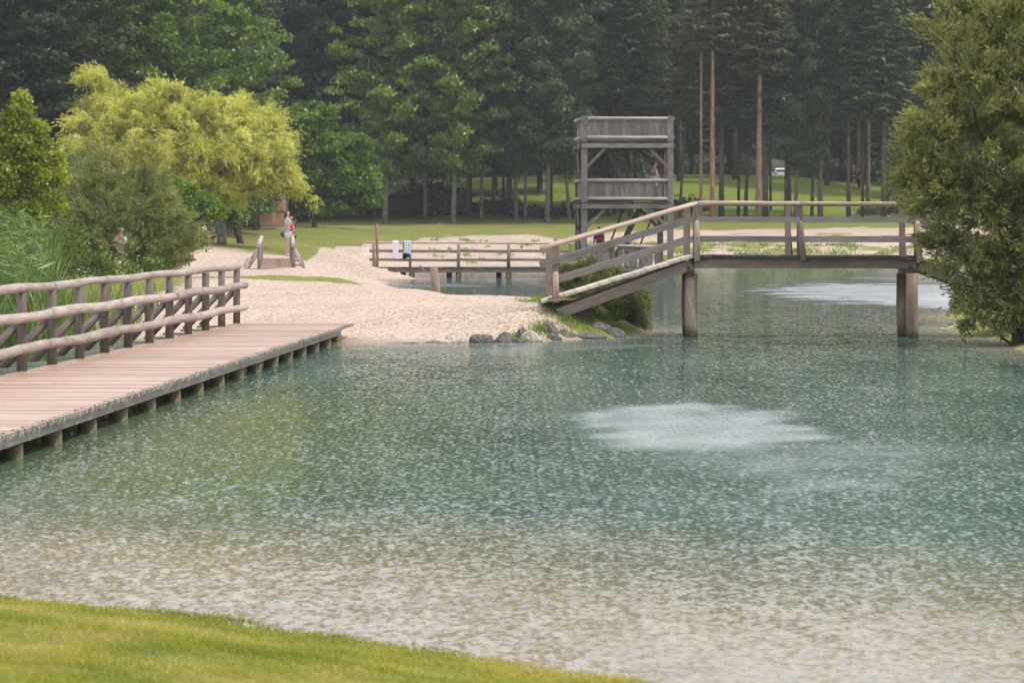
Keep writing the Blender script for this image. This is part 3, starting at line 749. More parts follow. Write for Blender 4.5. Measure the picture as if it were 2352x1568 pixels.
for (A, B) in ((FL, FR), (RL, FL), (RR_, RL), (FR, RR_)):
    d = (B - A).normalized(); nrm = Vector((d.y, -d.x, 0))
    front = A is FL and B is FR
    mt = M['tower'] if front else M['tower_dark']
    for (r1, r2, zb0, zb1, bv) in ((272, 315.5, 317, 276, 335), (414, 456, 458, 418, 474)):
        if A is FR: pass
        side(zs(zb0), zs(zb1), A, B, 12, M['tower'], 'parapet_boards', .045 if bv > 400 else .02, .0, .02)
        for rv in (r1, r2):
            p0 = A + nrm * .13 + d * .13; p1 = B + nrm * .13 - d * .13
            MB().log([p0 + Vector((0, 0, zs(rv))), (p0 + p1) / 2 + Vector((0, 0, zs(rv) - .01)), p1 + Vector((0, 0, zs(rv) - .01))], [.078, .072, .07], 12, .03).build('rail', M['log'], tw, True)
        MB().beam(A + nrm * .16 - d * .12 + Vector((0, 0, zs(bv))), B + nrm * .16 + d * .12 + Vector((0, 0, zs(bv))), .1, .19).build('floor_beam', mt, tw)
        # knee braces
        for (Q, s_) in ((A, 1), (B, -1)):
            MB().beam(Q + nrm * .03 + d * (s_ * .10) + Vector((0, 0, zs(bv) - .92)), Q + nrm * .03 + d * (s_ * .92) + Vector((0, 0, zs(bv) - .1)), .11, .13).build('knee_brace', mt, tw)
for bv in (326, 465):
    m_ = MB(); xx = 2.9
    while xx < 6.85:
        m_.beam((xx + .1, 135.86, zs(bv)), (xx - .06, 140.2, zs(bv)), .19, .07); xx += .2
    m_.build('floor', M['darkplank'], tw)
# lowest storey: parapet in front, planked floor at pier height
side(zs(612), zs(560), FL + Vector((.1, 0, 0)), FR, 12, M['tower'], 'parapet_boards', .05, .05, .02)
MB().log([FL + Vector((.1, -.14, zs(563))), FR + Vector((-.12, -.14, zs(567)))], .07, 12).build('rail', M['log'], tw, True)
for v in (619, 629): MB().beam(FL + Vector((-.3, -.17, zs(v))), FR + Vector((.2, -.17, zs(v))), .1, .14).build('floor_beam', M['tower'], tw)
m_ = MB(); xx = 2.9
while xx < 6.85: m_.beam((xx + .1, 135.9, zP - .03), (xx - .06, 140.2, zP - .03), .19, .05); xx += .2
m_.build('floor', M['darkplank'], tw)
MB().beam(RR_ + Vector((-1.2, -.4, zs(640))), RR_ + Vector((1.1, .1, zs(640))), .5, .1).build('landing', M['darkplank'], tw)
# stairs
def stairs(a, b, w, n):
    a = Vector(a); b = Vector(b)
    for o_ in (-w / 2, w / 2): MB().beam(a + Vector((0, o_, 0)), b + Vector((0, o_, 0)), .05, .22).build('stair_stringer', M['tower_dark'], tw)
    m_ = MB()
    for k in range(1, n):
        p = a.lerp(b, k / n); m_.beam(p + Vector((0, -w / 2 + .03, 0)), p + Vector((0, w / 2 - .03, 0)), .24, .04)
    m_.build('stair_treads', M['tower'], tw)
    for o_ in (-w / 2,): MB().log([a + Vector((.85, o_, .3)), b + Vector((.85, o_, .1))], .04, 8).build('stair_rail', M['tower_dark'], tw, True)
stairs(P(1397, 340, 138.2), P(1452, 462, 138.2), .8, 10)
stairs(P(1470, 478, 138.2), P(1408, 604, 138.2), .8, 10)
MB().beam(P(1431, 340, 139), P(1465, 416, 139), .05, .08).build('stay', M['tower_dark'], tw)
MB().beam(P(1432, 480, 139), P(1389, 590, 139), .05, .08).build('stay', M['tower_dark'], tw)
for u in (1527, 1533): MB().beam(P(u, 343, 139.2), P(u, 470, 139.2), .06, .06).build('ladder_rail', M['rust'], tw)
m_ = MB()
for v in range(350, 468, 9): m_.beam(P(1527, v, 139.2), P(1533, v, 139.2), .04, .04)
m_.build('ladder_rungs', M['rust'], tw)
for v0, v1 in ((300, 345), (350, 395), (480, 520), (530, 590)):
    MB().log([P(1326, v0, 135.9), P(1325.4 + 3, v1, 135.9)], .012, 6).build('cable', M['metal'], tw)

# ---------------------------------------------------------------- small ramp with log rails on the beach
random.seed(2)
sr = thing('beach_ramp', P(635, 617, 112) , 'short sloping plank ramp between two braced log rails, on the beach beside the standing woman', 'ramp')
a0, a1 = P(598, 618, 112), P(671.5, 618.5, 112)
zA = a0.z + .04
b0 = Vector((a0.x * 117.2 / 112 + .07, 117.2, zA + .26)); b1 = Vector((a1.x * 117.2 / 112 - .07, 117.2, zA + .26)); a0.z = a1.z = zA
m_ = MB(); n = 24
for k in range(n):
    t = (k + .5) / n
    m_.beam(a0.lerp(b0, t), a1.lerp(b1, t), .19, .05)
m_.build('deck', M['deck'], sr)
MB().beam(a0 + Vector((-.03, -.02, -.1)), a1 + Vector((.03, -.02, -.1)), .06, .14).build('edge_beam', M['beam'], sr)
for (p0, p1, s_) in ((a0, b0, -1), (a1, b1, 1)):
    for t in (0.02, .5, .98):
        q = p0.lerp(p1, t) + Vector((s_ * .04, 0, 0))
        MB().log([q + Vector((0, 0, -.3)), q + Vector((0, 0, .78))], [.07, .066], 10, .02).build('post', M['post'], sr, True)
        MB().log([q + Vector((s_ * .40, 0, -.02)), q + Vector((s_ * .03, 0, .52))], [.045, .045], 10, .02).build('brace', M['log'], sr, True)
        MB().beam(q + Vector((s_ * -.02, 0, -.06)), q + Vector((s_ * .44, 0, -.06)), .09, .08).build('foot_beam', M['beam'], sr)
    q0 = p0 + Vector((s_ * .04, -.1, .80)); q1 = p1 + Vector((s_ * .04 - s_ * .0, .1, .82))
    MB().log([q0, q0.lerp(q1, .3) + Vector((0, 0, .05)), q0.lerp(q1, .7) + Vector((.03, 0, .06)), q1], [.075, .075, .07, .07], 12, .02).build('handrail', M['log'], sr, True)

# ---------------------------------------------------------------- hut, picnic table, cars, fence, lamp
random.seed(3)
def GP(u, v, d): p = P(u, v, d); return p
hu = thing('hut', P(610, 521, 190), 'small hut clad in red brown vertical boards behind the willow', 'hut')
hz = P(610, 521, 190).z - .05
xl, xm, xr = P(541, 0, 190).x, P(596, 0, 190).x, P(655, 0, 190).x
m_ = MB(); x = xm
while x < xr - .02:
    m_.beam((x + .05, 190 + random.uniform(-.012, 0), hz + .1), (x + .05, 190, hz + 2.5), .092, .03, up=(0, 1, 0)); x += .1
m_.build('front_cladding', M['hut'], hu)
MB().box((xl, 190.03, hz - .2), (xr, 192.8, hz + 2.5)).build('wall', M['tower_dark'], hu)
dr_ = MB().box((P(558, 0, 190).x, 189.97, hz + .05), (P(597, 0, 190).x - .02, 190.02, hz + 2.2)).build('doorway_shade', M['black'], hu)  # flat black slab: shade of the door recess put in as colour
MB().box((P(563, 0, 190).x, 189.92, hz + .5), (P(590, 0, 190).x, 189.96, hz + 2.1)).build('door_panel', M['panel'], dr_)
MB().box((xl - .3, 189.5, hz + 2.5), (xr + .3, 193.1, hz + 2.68)).build('roof', M['tower_dark'], hu)
MB().box((P(600, 0, 189.2).x, 188.9, hz - .25), (P(666, 0, 189.2).x, 189.5, hz + .06)).build('step', M['concrete'], hu)

tb = thing('picnic_table', P(481, 567, 150), 'rustic wooden table on a stout post beside the dark willow trunk', 'table')
zt_ = P(0, 540, 150).z; q = P(478, 566, 150)
m_ = MB()
for k in range(5): m_.beam((P(455, 0, 150).x, 149.6 + k * .2, zt_), (P(500, 0, 150).x, 149.6 + k * .2, zt_), .18, .06)
m_.build('tabletop', M['log'], tb)
MB().box((P(458, 0, 150).x, 149.7, zt_ - .14), (P(496, 0, 150).x, 150.3, zt_ - .035)).build('underframe', M['tower_dark'], tb)
MB().box((q.x + .02, 149.8, q.z - .2), (q.x + .36, 150.15, zt_ - .14)).build('leg', M['hut'], tb)
MB().box((q.x - .05, 150.3, q.z - .2), (q.x + .25, 150.6, zt_ - .14)).build('leg', M['post'], tb)

fe = thing('fence', P(500, 540, 176), 'low dark slatted fence behind the picnic table', 'fence')
m_ = MB(); x = P(462, 0, 176).x; z = P(0, 541, 176).z
while x < P(556, 0, 176).x:
    m_.beam((x, 176, z - .2), (x, 176, z + .72 + random.uniform(-.04, .04)), .13, .03, up=(0, 1, 0)); x += .17
m_.build('slats', M['tower_dark'], fe)
for zz_ in (.15, .55): MB().beam((P(460, 0, 176).x, 176.05, z + zz_), (P(557, 0, 176).x, 176.05, z + zz_), .04, .08).build('rail', M['tower_dark'], fe)

M['carw'] = plain('white_car_paint', (0.75, 0.77, 0.80), .25, .5, .03)
M['glass'] = plain('dark_car_glass', (0.03, 0.04, 0.05), .08, .6, .1)
M['tyre'] = plain('tyre_rubber', (0.02, 0.02, 0.02), .8, .2)
M['tail'] = plain('red_tail_light', (0.5, 0.02, 0.02), .3, .5)
def make_car(name, loc, rz, label, tall=1.0, cat='car'):
    c = thing(name, (0, 0, 0), label, cat)
    # side profile (y along the car, rear at y=0), extruded with tumblehome
    prof = [(0, .35), (-.04, .75), (.03, 1.0), (.22, 1.38), (.55, 1.5), (2.3, 1.48), (3.0, 1.02), (3.9, .88), (4.15, .7), (4.15, .35)]
    prof = [(y_, .35 + (z_ - .35) * tall) for y_, z_ in prof]
    m_ = MB(); hw = lambda z_: .87 - max(0, z_ - .95 * tall) * .28
    n = len(prof)
    for k in range(n - 1):
        (y0, z0), (y1, z1) = prof[k], prof[k + 1]
        m_.quad([(-hw(z0), y0, z0), (-hw(z1), y1, z1), (hw(z1), y1, z1), (hw(z0), y0, z0)])
    for s_ in (-1, 1):
        pts = [(s_ * hw(z_), y_, z_) for y_, z_ in prof]
        m_.quad(pts if s_ > 0 else pts[::-1])
    m_.quad([(-.87, 0, .35), (.87, 0, .35), (.87, 4.15, .35), (-.87, 4.15, .35)])
    m_.build('body', M['carw'], c)
    w = MB(); za, zb = prof[2][1], prof[3][1]
    w.quad([(-.70, .03 - .012, za + .04), (.70, .018, za + .04), (.62, .19, zb - .03), (-.62, .19, zb - .03)]); w.build('rear_window', M['glass'], c)
    for s_ in (-1, 1):
        w = MB(); w.quad([(s_ * .865, .5, prof[2][1]), (s_ * .865, 2.7, prof[2][1]), (s_ * .76, 2.25, prof[4][1] - .1), (s_ * .76, .62, prof[4][1] - .1)]); w.build('side_window', M['glass'], c)
        MB().box((s_ * .76 - .09, -.055, .72 * tall), (s_ * .76 + .09, -.02, 1.0 * tall)).build('tail_light', M['tail'], c)
        for y_ in (.75, 3.3):
            MB().log([(s_ * .72 - .1, y_, .32), (s_ * .72 + .14 * s_ + .0, y_, .32)] if s_ > 0 else [(s_ * .72 - .14, y_, .32), (s_ * .72 + .1, y_, .32)], .32, 16).build('wheel', M['tyre'], c)
    MB().box((-.25, -.052, .62), (.25, -.025, .74)).build('number_plate', M['concrete'], c)
    MB().box((-.84, -.10, .33), (.84, -.01, .52)).build('bumper', M['black'], c)
    c.location = loc; c.rotation_euler = (0, 0, rz)
    return c
p_ = P(1795, 413, 420)
make_car('parked_car', (p_.x, 420, p_.z - .1), R(4), 'white car seen from behind far off between the spruce trunks', 1.15)
p_ = P(505, 522, 205); make_car('parked_car', (p_.x, 205, P(0, 522, 205).z - .45), R(72), 'white car half hidden behind the willow trunk and slatted fence', 1.0)

lp = thing('street_lamp', P(1228, 430, 262), 'thin grey street lamp among the trees left of the tower', 'street lamp')
q = P(1228, 262, 262); zb_ = gz(q.x, 262)
MB().log([(q.x, 262, zb_ - .2), (q.x, 262, q.z)], [.07, .045], 10).build('pole', M['metal'], lp, True)
MB().log([(q.x, 262, q.z), (q.x - .15, 262, q.z + .12), (q.x - .55, 262, q.z + .06)], [.04, .04, .07], 8).build('lamp_head', M['metal'], lp, True)

# ---------------------------------------------------------------- rocks
M['rock_d'] = None
def rockmat(name, a, b, moss=0.0):
    m, nt, out = new_mat(name)
    tc = node(nt, 'ShaderNodeTexCoord'); n = noise(nt, tc.outputs['Object'], 7, 6, .7); n2 = noise(nt, tc.outputs['Object'], 25, 3, .7)
    c = ramp(nt, n, [(0.35, a), (0.62, b)])
    c = mix(nt, maprange(nt, n2, .55, .7, 0, .5), c, tuple(min(1, x * 1.9) for x in b))
    g = node(nt, 'ShaderNodeNewGeometry'); s_ = node(nt, 'ShaderNodeSeparateXYZ'); lk(nt, g.outputs['Normal'], s_.inputs[0])
    if moss: c = mix(nt, math_n(nt, 'MULTIPLY', maprange(nt, math_n(nt, 'MULTIPLY', s_.outputs['Z'], n), .3, .48), moss), c, (0.10, 0.12, 0.025))
    sp_ = node(nt, 'ShaderNodeSeparateXYZ'); lk(nt, g.outputs['Position'], sp_.inputs[0])
    c = mix(nt, maprange(nt, sp_.outputs['Z'], .0, .07, .7, 0), c, tuple(x * .35 for x in a))
    pbsdf(nt, out, c, .7, .35, bump(nt, n, .8, .05)); return m
M['rock_d'] = rockmat('dark_wet_limestone', (0.055, 0.05, 0.048), (0.16, 0.15, 0.148)); M['rock_m'] = rockmat('mossy_limestone', (0.075, 0.068, 0.06), (0.20, 0.18, 0.165), .8)
M['rock_l'] = rockmat('pale_limestone', (0.30, 0.25, 0.21), (0.52, 0.45, 0.39))
def rock(u, vb, d, w, h, dp, mat, label, seed):
    rg = random.Random(seed)
    pl = [(Vector((rg.uniform(-1, 1), rg.uniform(-1, 1), rg.uniform(-.3, 1))).normalized(), rg.uniform(.62, .92)) for _ in range(11)]
    def fn(n):
        m_ = 1.05
        for a_, k_ in pl:
            dd = n.dot(a_)
            if dd > 0: m_ = min(m_, k_ / max(dd, .05))
        return m_ * (1 + .06 * math.sin(9 * n.x + seed) * math.sin(7 * n.y + 2 * n.z) + .045 * math.sin(21 * n.x + 5 * n.z) * math.sin(17 * n.z + seed + 4 * n.y) + .02 * math.sin(47 * n.x + 31 * n.z + seed))
    q = P(u, vb, d)
    b = MB().ball((0, 0, 0), (w / 2, dp / 2, h), 30, 18, fn=fn)
    o = b.build('rock', mat, None, False); o.location = (q.x, d, q.z); o.rotation_euler = (0, 0, rg.uniform(-.4, .4))
    tag(o, label, 'rock', 'rocks along the tip of the pebble spit')
RK = [(930, 786, 62.8, .75, .07, .4, 'rock_l', 'flat pale stone at the waterline, leftmost of the shore stones'),
      (1012, 785, 62.8, .65, .09, .4, 'rock_l', 'low flat pale stone touching the left foot of the pointed pale boulder'),
      (1042, 784, 63.0, .52, .20, .4, 'rock_l', 'pointed pale boulder at the waterline, left of the two black boulders'),
      (1106, 784, 63.0, .50, .17, .4, 'rock_d', 'smooth black boulder at the waterline just right of the pointed pale boulder'),
      (1158, 783, 63.2, .42, .18, .4, 'rock_d', 'round dark boulder, second black one along the waterline'),
      (1188, 783, 63.2, .34, .09, .3, 'rock_d', 'low dark stone between the second black boulder and the pale wedge'),
      (1202, 773, 64.0, .40, .17, .4, 'rock_d', 'dark stone set back behind the pale wedge shaped boulder'),
      (1224, 781, 63.4, .50, .19, .4, 'rock_l', 'pale wedge shaped boulder at the foot of the grassy tip'),
      (1262, 766, 65.0, .52, .30, .5, 'rock_m', 'upright mossy boulder on the grassy tip above the pale wedge'),
      (1272, 777, 64.4, .45, .11, .4, 'rock_d', 'low dark rock at the water below the upright mossy boulder'),
      (1300, 773, 65.0, .55, .20, .5, 'rock_m', 'mossy rock at the water in the middle of the rocky tip'),
      (1345, 776, 65.2, .85, .13, .5, 'rock_d', 'long low dark slab at the water under the bridge ramp'),
      (1322, 732, 66.6, .80, .26, .6, 'rock_d', 'large dark rock below the foot of the bridge ramp'),
      (1366, 757, 66.2, .70, .22, .6, 'rock_m', 'sloping mossy slab in the middle of the bank under the ramp'),
      (1404, 772, 66.0, .70, .17, .5, 'rock_d', 'dark rock at the water next to the green tuft under the bridge'),
      (1440, 771, 66.8, .40, .12, .4, 'rock_d', 'small dark rock at the outermost point of the rocky tip')]
for i, r_ in enumerate(RK):
    u, vb, d, w, h, dp, mt, lb = r_
    rock(u, vb + 2, d, w, h * 1.1, dp, M[mt], lb, i * 7 + 3)
o_ = MB().ball((0, 0, 0), (.12, .12, .3), 10, 8).build('stump', M['tower_dark'], None, True)
q = P(369 + 60, 597, 113); o_.location = (P(426, 596, 114).x, 114, gz(P(426, 596, 114).x, 114)); tag(o_, 'small dark stump on the pebble beach right of the maple', 'stump')
# ---------------------------------------------------------------- people
def skin_mesh(name, verts, edges, radii, mat, parent=None, sub=2, root=0):
    me = bpy.data.meshes.new(name); me.from_pydata([tuple(v) for v in verts], edges, [])
    o = bpy.data.objects.new(name, me); COL.objects.link(o)
    md = o.modifiers.new('skin', 'SKIN'); md.use_smooth_shade = True
    for i, r_ in enumerate(radii):
        sv = me.skin_vertices[0].data[i]; sv.radius = r_ if hasattr(r_, '__len__') else (r_, r_); sv.use_root = (i == root)
    o.modifiers.new('sub', 'SUBSURF').levels = sub
    bpy.context.view_layer.update()
    dg = bpy.context.evaluated_depsgraph_get()
    m2 = bpy.data.meshes.new_from_object(o.evaluated_get(dg)); m2.name = name
    bpy.data.objects.remove(o); bpy.data.meshes.remove(me)
    m2.materials.clear(); m2.materials.append(mat)
    return mesh_obj(name, m2, mat, parent)

def person(loc, rz, label, h=1.7, arms=None, legs=None, lean=0.0, shirt=None, bottom=None, bottom_len=0.25, sleeve=0.5, hair='long', shoe=None, skin=None, seated=False, shirt_loose=1.0, head_turn=0.0, trousers=False, extra=None, group=None):
    """figure faces local -Y; arms: two (elbow, wrist) offsets from the shoulder, legs: two (knee, ankle) positions; units of a 1.7 m figure"""
    t = thing('person', loc, label, 'person', group, rz); t.scale = (h / 1.7,) * 3
    skin = skin or M['skin']
    V_ = []; E_ = []; R_ = []
    def add(p, r_, par=None):
        V_.append(Vector(p)); R_.append(r_); i = len(V_) - 1
        if par is not None: E_.append((par, i))
        return i
    dz = -0.44 if seated else 0
    L = lean
    pelvis = add((0, 0, .93 + dz), (.135, .10)); waist = add((0, -L * .12, 1.08 + dz), (.115, .085), pelvis)
    chest = add((0, -L * .28, 1.26 + dz), (.145, .10), waist); top = add((0, -L * .38, 1.39 + dz), (.10, .075), chest)
    neck = add((0, -L * .44 - .01, 1.47 + dz), (.05, .052), top)
    jaw = add((0, -L * .48 - .022, 1.535 + dz), (.056, .072), neck); head = add((0, -L * .50 - .010, 1.61 + dz), (.072, .088), jaw); crown = add((0, -L * .50, 1.672 + dz), (.050, .060), head)
    ht = Vector((math.sin(head_turn), -math.cos(head_turn), 0))
    nose = add(V_[head] + ht * .098 + Vector((0, 0, -.02)), (.010, .012), head)
    for s_ in (-1, 1): add(V_[head] + Vector((s_ * .078 * math.cos(head_turn), s_ * .078 * math.sin(head_turn), -.01)), (.010, .016), head)
    arms = arms or [((-.05, .02, -.27), (-.06, -.04, -.50)), ((.05, .02, -.27), (.06, -.04, -.50))]
    AJ = []
    for s_, (e, w) in zip((-1, 1), arms):
        sh = add((s_ * .165, -L * .37, 1.375 + dz), (.055, .055), top); S = V_[sh]
        el = add(S + Vector(e), (.040, .040), sh); wr = add(S + Vector(w), (.026, .023), el)
        dirn = (V_[wr] - V_[el]).normalized(); sx = dirn.cross(Vector((0, 0, 1)));  sx = sx.normalized() if sx.length > .1 else Vector((0, 1, 0))
        pm = add(V_[wr] + dirn * .06, (.036, .016), wr)
        nr = sx.cross(dirn)
        for k, ln in enumerate((.070, .080, .074, .058)):
            b = V_[pm] + sx * ((k - 1.5) * .019)
            f1 = add(b + dirn * ln * .5 + nr * .004, (.0085, .0085), pm); add(b + dirn * ln * .9 + nr * .022, (.007, .007), f1)
        t1 = add(V_[wr] + dirn * .03 + sx * -.040 , (.010, .010), wr); add(V_[t1] + dirn * .04 + sx * -.010 + nr * .012, (.008, .008), t1)
        AJ.append((sh, el, wr))
    legs = legs or [((-.09, -.02, .49), (-.095, .02, .085)), ((.09, -.03, .49), (.10, .01, .085))]
    LJ = []
    for s_, (kn, an) in zip((-1, 1), legs):
        hp = add((s_ * .085, 0, .84 + dz), (.092, .092), pelvis); k_ = add(kn, (.056, .058), hp)
        cf = add(Vector(kn).lerp(Vector(an), .35) + Vector((0, .012, 0)), (.054, .056), k_)
        a_ = add(an, (.032, .036), cf); ft = add(Vector(an) + Vector((s_ * .01, -.11, -.055)), (.036, .024), a_); add(Vector(an) + Vector((s_ * .012, -.17, -.06)), (.03, .018), ft)
        LJ.append((hp, k_, cf, a_, ft))
    body = skin_mesh('body', V_, E_, R_, skin, t, 2, pelvis)
    for s_ in (-1, 1):     # eyes, and a mouth line
        e = V_[head] + ht * .083 + Vector((s_ * .030 * math.cos(head_turn), s_ * .030 * math.sin(head_turn), .008))
        MB().ball(e, .011, 8, 6).build('eye', M['hair'], body, True, world=False)
    mo = V_[jaw] + ht * .072 + Vector((0, 0, .018)); MB().ball(mo, (.022, .010, .006), 8, 6).build('mouth', M['lip'], body, True, world=False)
    g = 1.16 * shirt_loose
    if shirt:
        v = [V_[pelvis] + Vector((0, 0, -.02)), V_[waist], V_[chest], V_[top] + Vector((0, 0, .0))]; r_ = [(.150, .115), (.135 * g / 1.16, .105), (.160, .120), (.118, .09)]
        e = [(0, 1), (1, 2), (2, 3)]
        for (sh, el, wr) in AJ:
            b = len(v); v += [V_[sh], V_[sh].lerp(V_[el], min(1, sleeve * 1.7))]; r_ += [(.068, .068), (.060, .060)]; e += [(3, b), (b, b + 1)]
            if sleeve > .65: v.append(V_[wr].lerp(V_[el], .15)); r_.append((.038, .038)); e.append((b + 1, b + 2))
        skin_mesh('shirt', v, e, [tuple(x * shirt_loose for x in q) for q in r_], shirt, t, 2, 0)
    if bottom:
        v = [V_[pelvis] + Vector((0, 0, .03))]; r_ = [(.148, .112)]; e = []
        for (hp, k_, cf, a_, ft) in LJ:
            b = len(v); v += [V_[hp], V_[hp].lerp(V_[k_], bottom_len * 1.6 if not trousers else 1)]; r_ += [(.108, .110), (.098 if not trousers else .072,) * 2]; e += [(0, b), (b, b + 1)]
            if trousers: v += [V_[cf], V_[a_]]; r_ += [(.068, .068), (.058, .058)]; e += [(b + 1, b + 2), (b + 2, b + 3)]
        skin_mesh('trousers' if trousers else 'shorts', v, e, r_, bottom, t, 2, 0)
    for (hp, k_, cf, a_, ft) in LJ:
        if shoe: skin_mesh('shoe', [V_[a_] + Vector((0, .03, -.035)), V_[a_] + Vector((0, -.06, -.05)), V_[ft] + Vector((0, -.07, -.008))], [(0, 1), (1, 2)], [(.045, .045), (.046, .036), (.04, .024)], shoe, t, 1, 0)
    Hc = V_[head]
    if hair == 'long':
        b = Vector((-ht.x, -ht.y, 0))
        v = [Hc + b * .012 + Vector((0, 0, .048)), Hc + b * .060 + Vector((0, 0, -.02)), Hc + b * .085 + Vector((0, 0, -.15)), Hc + b * .115 + Vector((0, 0, -.30)), Hc + b * .12 + Vector((0, 0, -.42))]
        skin_mesh('hair', v, [(0, 1), (1, 2), (2, 3), (3, 4)], [(.090, .085), (.098, .075), (.095, .065), (.085, .055), (.04, .03)], M['hair'], body, 2, 0)
    elif hair == 'short':
        b = Vector((-ht.x, -ht.y, 0))
        skin_mesh('hair', [Hc + Vector((0, 0, .058)) - b * .01, Hc + b * .035 + Vector((0, 0, .035)), Hc + b * .045 + Vector((0, 0, -.05))], [(0, 1), (1, 2)], [(.075, .078), (.080, .062), (.058, .045)], M['hair'], body, 2, 0)
    return t, V_, dict(head=head, top=top, chest=chest, AJ=AJ, LJ=LJ)
M['lip'] = plain('lips', (0.30, 0.11, 0.09), .6)
def ground_at(u, d): x = (u - 1176) * d / FPX; return Vector((x, d, gz(x, d)))

q = ground_at(660, 120)
t, V_, J = person(q, R(80), 'woman with long dark hair, grey tee and mint shorts, by the small beach ramp', 1.72,
   arms=[((-.03, .03, -.26), (-.01, -.22, -.20)), ((.04, .02, -.26), (.02, -.22, -.10))], shirt=cloth('grey_jersey', (0.36, 0.35, 0.37)), bottom=cloth('mint_cotton', (0.36, 0.62, 0.55)), bottom_len=.33, hair='long', shoe=cloth('pale_blue_canvas', (0.35, 0.40, 0.50)), shirt_loose=1.06)
bg = MB().ball((0, 0, 0), (.09, .06, .12), 12, 8, fn=lambda n: 1 if n.z < 0 else 1 - .25 * n.z)
o = bg.build('handbag', cloth('brown_leather', (0.10, 0.05, 0.035)), None, True); o.location = q + Vector((-.17, -.05, .83)); o['label'] = 'brown shoulder bag hanging at the hip of the woman in mint shorts'; o['category'] = 'bag'
q = ground_at(671, 121.2)
person(q, R(-75), 'person in a magenta top and dark shorts, partly hidden behind the woman with long hair', 1.70,
   arms=[((-.04, .02, -.27), (0, -.16, -.33)), ((.06, .02, -.27), (.05, -.14, -.36))], shirt=cloth('magenta_jersey', (0.42, 0.02, 0.13)), bottom=M['black'], bottom_len=.4, hair='long', shoe=M['black'], sleeve=.25)
# cyclist behind the willow bush
q = Vector((P(282, 0, 117).x, 117, P(0, 522, 117).z - 1.78))
t, V_, J = person(q, R(-20), 'cyclist in a striped helmet and pale grey jersey, half hidden by the willow bush', 1.72, lean=.35,
   arms=[((-.12, -.10, -.22), (-.22, -.16, -.44)), ((.12, -.16, -.18), (.12, -.36, -.30))], shirt=cloth('pale_grey_jersey', (0.50, 0.50, 0.56)), bottom=M['black'], bottom_len=.45, hair=None, shoe=M['black'])
H = V_[J['head']]
hm = MB().ball(H + Vector((0, .01, .055)), (.105, .135, .095), 16, 10, fn=lambda n: 1 if n.z > -.25 else .82)
M['helmet'], nt, out = new_mat('striped_helmet')
tc = node(nt, 'ShaderNodeTexCoord'); w1 = node(nt, 'ShaderNodeTexWave', Scale=7.0); w1.bands_direction = 'X'; lk(nt, tc.outputs['Object'], w1.inputs['Vector'])
pbsdf(nt, out, ramp(nt, w1.outputs['Fac'], [(.4, (.75, .77, .8)), (.55, (.03, .03, .04))]), .4, .5)
hm.build('helmet', M['helmet'], t, True, world=False)
MB().ball(H + Vector((0, -.080, .01)), (.062, .022, .022), 12, 6).build('sunglasses', M['black'], t, True, world=False)
# second rider: bare legs beside a white pannier
q = Vector((P(361, 0, 113).x, 113, P(0, 627, 113).z))
person(q, R(30), 'person with bare legs and dark shorts, mostly hidden by leaves of the maple', 1.1, hair='short', shirt=M['black'], bottom=M['black'], bottom_len=.2, shoe=cloth('white_shoe', (.6, .6, .65)))
o = MB().log([(0, 0, -.2), (0, 0, .2)], .075, 12).build('white_pannier', M['carw'], None, True); o.location = Vector((P(352, 0, 112.7).x, 112.7, P(0, 609, 112.7).z)); tag(o, 'white cylindrical bag beside the bare legs under the maple leaves', 'bag')
# seated at the table
q = Vector((P(462, 0, 149).x, 149.0, P(0, 566, 149).z))
person(q, R(70), 'person in a pale pink shirt sitting at the picnic table behind the maple leaves', 1.7, seated=True, lean=.2,
   legs=[((-.09, -.42, .50), (-.09, -.40, .085)), ((.09, -.42, .50), (.10, -.40, .085))], shirt=cloth('pale_pink_cotton', (.68, .58, .58)), bottom=M['black'], bottom_len=.6, hair='short', shoe=M['black'], arms=[((-.05, -.12, -.24), (0, -.34, -.28)), ((.05, -.12, -.24), (0, -.34, -.26))])
# tower people
q = Vector((P(1503, 0, 137.4).x, 137.4, zs(465) + .05))
t, V_, J = person(q, R(100), 'person wrapped in a striped blue and red towel, middle floor of the tower', 1.72, hair='short', shirt=None, bottom=cloth('navy_cotton', (.02, .03, .06)), bottom_len=.4, skin=None,
   arms=[((-.10, -.03, -.24), (-.04, -.17, -.34)), ((.10, -.03, -.24), (.04, -.17, -.34))])
m_, nt, out = new_mat('striped_towelling')
tc = node(nt, 'ShaderNodeTexCoord'); w1 = node(nt, 'ShaderNodeTexWave', Scale=1.9); w1.bands_direction = 'Z'; w1.inputs['Distortion'].default_value = 1.2; lk(nt, tc.outputs['Object'], w1.inputs['Vector'])
sp = node(nt, 'ShaderNodeSeparateXYZ'); lk(nt, tc.outputs['Object'], sp.inputs[0])
zf = math_n(nt, 'FRACT', math_n(nt, 'MULTIPLY', sp.outputs['Z'], 3.4))
cc = ramp(nt, zf, [(0.0, (.05, .16, .42)), (.22, (.45, .04, .10)), (.4, (.12, .40, .55)), (.62, (.55, .50, .52)), (.8, (.40, .10, .22)), (1.0, (.05, .2, .45))])
pbsdf(nt, out, cc, .9, .1)
tv = MB(); n = 16; k = 9
def tw_pt(i, j):
    a = 2 * math.pi * i / n; s_ = j / k; z = 1.46 - .82 * s_ * (1 - .12 * math.cos(a)); r_ = .10 + .12 * min(1, s_ * 3) + .05 * s_ + .012 * math.sin(a * 5 + s_ * 3)
    return Vector((math.cos(a) * r_ * 1.12, math.sin(a) * r_ * .85 + .0, z))
for i in range(n):
    for j in range(k): tv.quad([tw_pt(i, j), tw_pt(i, j + 1), tw_pt(i + 1, j + 1), tw_pt(i + 1, j)])
o = tv.build('striped_towel', m_, t, True, world=False)
q = Vector((P(1376, 0, 137.2).x, 137.2, zP - .005))
